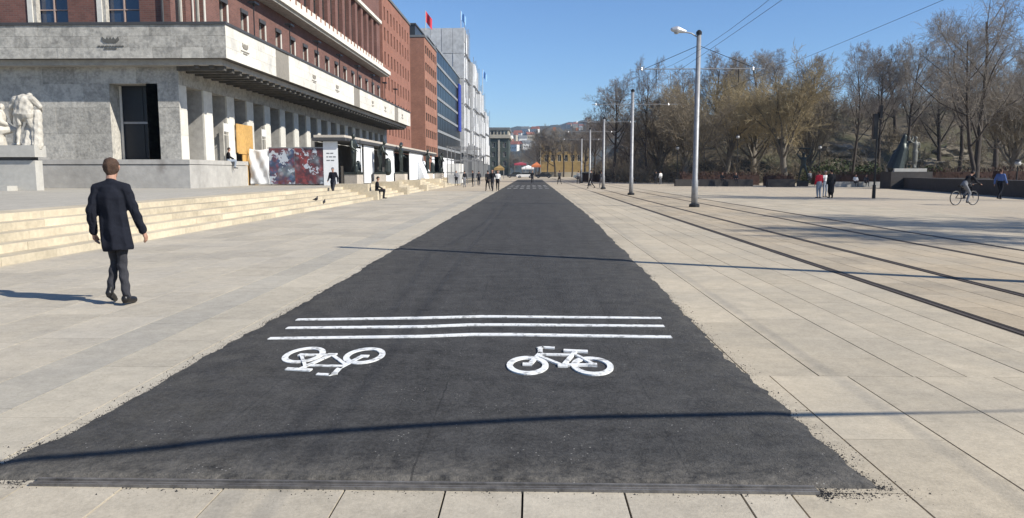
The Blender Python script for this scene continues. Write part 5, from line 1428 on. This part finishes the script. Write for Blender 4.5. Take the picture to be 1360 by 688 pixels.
# hanging cable whose shadow crosses the lane near the camera
_k = 1/math.tan(R(SUN_EL)); cpts = [(17, .6, 8.8)]
for (px, py, h) in ((1330, 546, 4.3), (1060, 551, 3.95), (880, 555, 3.85), (700, 560, 3.85), (340, 584, 3.9), (0, 615, 4.0)):
    q = G(px, py); cpts.append((q.x + h*_k*math.cos(R(SUN_AZ)), q.y - h*_k*math.sin(R(SUN_AZ)), h))
cpts += [(-1.5, 1.0, 4.3), (-5, 0., 4.9), (-9.5, -1, 6)]
def smoothpts(P, n=8):
    P = [V(p) for p in P]; out = []
    for i in range(len(P)-1):
        p0, p1, p2, p3 = P[max(i-1, 0)], P[i], P[i+1], P[min(i+2, len(P)-1)]
        for k in range(n):
            t = k/n; out.append(.5*((2*p1)+(p2-p0)*t+(2*p0-5*p1+4*p2-p3)*t*t+(3*p1-p0-3*p2+p3)*t**3))
    out.append(P[-1]); return out
wire('hanging_cable', 'thick black cable hanging across the near end of the lane', smoothpts(cpts), [.012 if i < 9 else (.012+.028*min(1, (i-9)/6)) for i in range(len(smoothpts(cpts)))])
for (x, y, h, lb) in ((17, .6, 9.0, 'bare pole on the right holding the hanging cable'), (-9.5, -1, 6.2, 'bare pole on the left holding the hanging cable')):
    e = tag(empty('cable_pole', (x, y, 0)), lb, 'pole', 'cable poles'); m = MB(); m.tube([(0, 0, 0), (0, 0, h)], [.12, .09], 10); m.build('mast', 'steel', e); m = MB(); m.lathe((0, 0, 0), [(.2, 0), (.2, .1), (.13, .14)], 10); m.build('base', 'pole_dark', e)
# ================================================================== CYCLIST
def bicycle(loc, rz, label):
    e = tag(empty('bicycle', loc, rz), label, 'bicycle')
    for y in (-.52, .54):
        m = MB(); pts = [(0, y+.335*math.cos(a), .35+.335*math.sin(a)) for a in [2*math.pi*k/24 for k in range(25)]]; m.tube(pts, .020, 6, False); wv = m.build('tyre', 'tyre', e)
        m = MB(); pts = [(0, y+.31*math.cos(a), .35+.31*math.sin(a)) for a in [2*math.pi*k/24 for k in range(25)]]; m.tube(pts, .010, 5, False)
        for k in range(10): a = 2*math.pi*k/10; m.tube([(0, y, .35), (0, y+.31*math.cos(a), .35+.31*math.sin(a))], .002, 3)
        m.build('rim', 'steel', wv)
    m = MB()
    for p, q in (((0, -.05, .32), (0, -.2, .86)), ((0, -.18, .8), (0, .36, .84)), ((0, -.05, .32), (0, .38, .76)), ((0, .36, .92), (0, .54, .35)), ((0, -.05, .32), (0, -.52, .35)), ((0, -.18, .78), (0, -.52, .35))): m.tube([p, q], .018, 6)
    m.build('frame', 'black', e)
    m = MB(); m.tube([(-.26, .66, 1.02), (-.2, .5, 1.05), (0, .36, 1.0), (.2, .5, 1.05), (.26, .66, 1.02)], .015, 6); m.tube([(0, .36, .9), (0, .36, 1.0)], .015, 6); m.build('handlebar', 'steel', e)
    m = MB(); m.prism([(-.08, -.34), (.08, -.34), (.03, -.06), (-.03, -.06)], .88, .94, lambda u, v_, h: (u, v_, h)); m.build('saddle', 'leather', e)
    m = MB(); m.tube([(-.1, -.05, .32), (.1, -.05, .32)], .02, 6); m.tube([(-.1, -.05, .32), (-.1, .1, .44)], .012, 5); m.tube([(.1, -.05, .32), (.1, -.16, .2)], .012, 5); m.build('crank', 'steel', e)
cq = G(1280, 272.5)
bicycle((cq.x, cq.y, 0), R(-72), 'dark bicycle ridden across the right side of the plaza')
person('cyclist in dark clothes riding across the right side of the plaza', (cq.x, cq.y, 0), R(-72), 1.72, dict(top='black', bottom='grey', hair='hair_dark'), 'ride', .03, 1.0, split=True)
# ================================================================== STREET END: vehicles, canopies, scaffold legs
def car(loc, rz, mat, label):
    e = tag(empty('parked_car', loc, rz), label, 'car', 'cars at the far end of the street')
    fn = lambda u, v_, h: (h, u, v_)
    m = MB(); m.prism([(-2.1, .3), (2.1, .3), (2.15, .7), (1.9, .88), (1.1, .95), (-1.9, .98), (-2.15, .8)], -.85, .85, fn); m.build('body', mat, e)
    m = MB(); m.prism([(-1.75, .98), (1.05, .951), (.45, 1.42), (-1.2, 1.45)], -.74, .74, fn); cb = m.build('cabin', 'glass_dark', e)
    m = MB(); m.prism([(-1.15, 1.4505), (.42, 1.4205), (.3, 1.48), (-1.0, 1.5)], -.7, .7, fn); m.build('roof', mat, cb)
    for y in (-1.35, 1.35):
        for x in (-.8, .8):
            m = MB(); m.tube([(x-.1, y, .32), (x+.1, y, .32)], .32, 14); wv = m.build('wheel', 'tyre', e)
            m = MB(); m.tube([(x-.11, y, .32), (x+.11, y, .32)], .18, 10); m.build('rim', 'steel', wv)
    for x in (-.6, .6): box('headlight', 'lamp_glass', e, x-.18, x+.18, 2.1, 2.16, .6, .74)
for (px, Y, rz, mt, lb) in ((775, 165, 80, 'car_blue', 'grey blue car parked by the slim poles at the street end'), (697, 190, 95, 'car_white', 'white car left of the far end of the lane'), (722, 195, 85, 'car_dark', 'dark car right of the far end of the lane'), (684, 200, 90, 'car_dark', 'dark car farthest left at the street end')):
    q = AY(px, 232, Y); car((q.x, Y, 0), R(rz), mt, lb)
def canopy(px, Y, wd, ht, mat, label, pk=.7):
    q = AY(px, 235, Y); e = tag(empty('market_canopy', (q.x, Y, 0)), label, 'canopy', 'market canopies at the street end')
    for sx_ in (-1, 1):
        for sy_ in (-1, 1):
            m = MB(); m.tube([(sx_*wd/2*.92, sy_*wd/2*.92, 0), (sx_*wd/2*.92, sy_*wd/2*.92, ht)], .05, 6); m.build('pole', 'steel', e)
    m = MB(); a = wd/2; m.v = [(-a, -a, ht), (a, -a, ht), (a, a, ht), (-a, a, ht), (-a, -a, ht-.5), (a, -a, ht-.5), (a, a, ht-.5), (-a, a, ht-.5), (.2, 0, ht+pk)]
    m.f = [(0, 1, 8), (1, 2, 8), (2, 3, 8), (3, 0, 8), (0, 4, 5, 1), (1, 5, 6, 2), (2, 6, 7, 3), (3, 7, 4, 0)]
    m.build('canvas', mat, e)
canopy(691, 215, 3.4, 3.9, 'pink', 'pink canopy left of the orange one at the street end', .35)
canopy(712, 210, 2.6, 3.3, 'orange', 'orange canopy straight above the far end of the lane', 1.0)
canopy(701, 222, 3.6, 2.8, 'white_panel', 'white canopy between the pink and orange ones')
canopy(663, 170, 2.2, 2.4, 'ochre', 'ochre canopy beside the netted towers')
# scaffold frame at the terrace end
sf = tag(empty('street_scaffold', (-9.8, 88, 0)), 'grey scaffold frame at the end of the terrace steps', 'scaffold')
for i in range(3):
    for j in range(3):
        m = MB(); m.tube([(i*1.6, j*4.5, 0), (i*1.6, j*4.5, 4.6)], .05, 6); m.build('upright', 'scaf', sf)
for z in (1.4, 2.9, 4.4):
    for j in range(3): box('ledger', 'scaf', sf, -.1, 3.3, j*4.5-.035+.06, j*4.5+.035+.06, z, z+.07)
    for i in range(3): box('ledger', 'scaf', sf, i*1.6-.09, i*1.6-.055, -.1, 9.1, z+.08, z+.15)
box('mesh_panel', 'net_grey', sf, .1, 1.5, -.1, -.06, .2, 1.3)
tag(box('site_container', 'whitewash', None, -12.5, -9.9, 104, 110, .0, 2.7), 'white site container past the end of the terrace', 'container')
# ================================================================== haze
hz = MB(); hz.box(-1100, 1700, -40, 2050, -8, 150)
hm_ = bpy.data.materials.new('haze'); hm_.use_nodes = True; t = hm_.node_tree
for n in list(t.nodes):
    if n.type == 'BSDF_PRINCIPLED': t.nodes.remove(n)
pv_ = t.nodes.new('ShaderNodeVolumePrincipled'); pv_.inputs['Color'].default_value = (.6, .78, 1, 1); pv_.inputs['Density'].default_value = .00014
t.links.new(pv_.outputs[0], t.nodes['Material Output'].inputs['Volume'])
USE_HAZE = True
if USE_HAZE: tag(hz.build('haze', hm_), 'thin blue air over the plaza and hills', 'haze', kind='stuff')
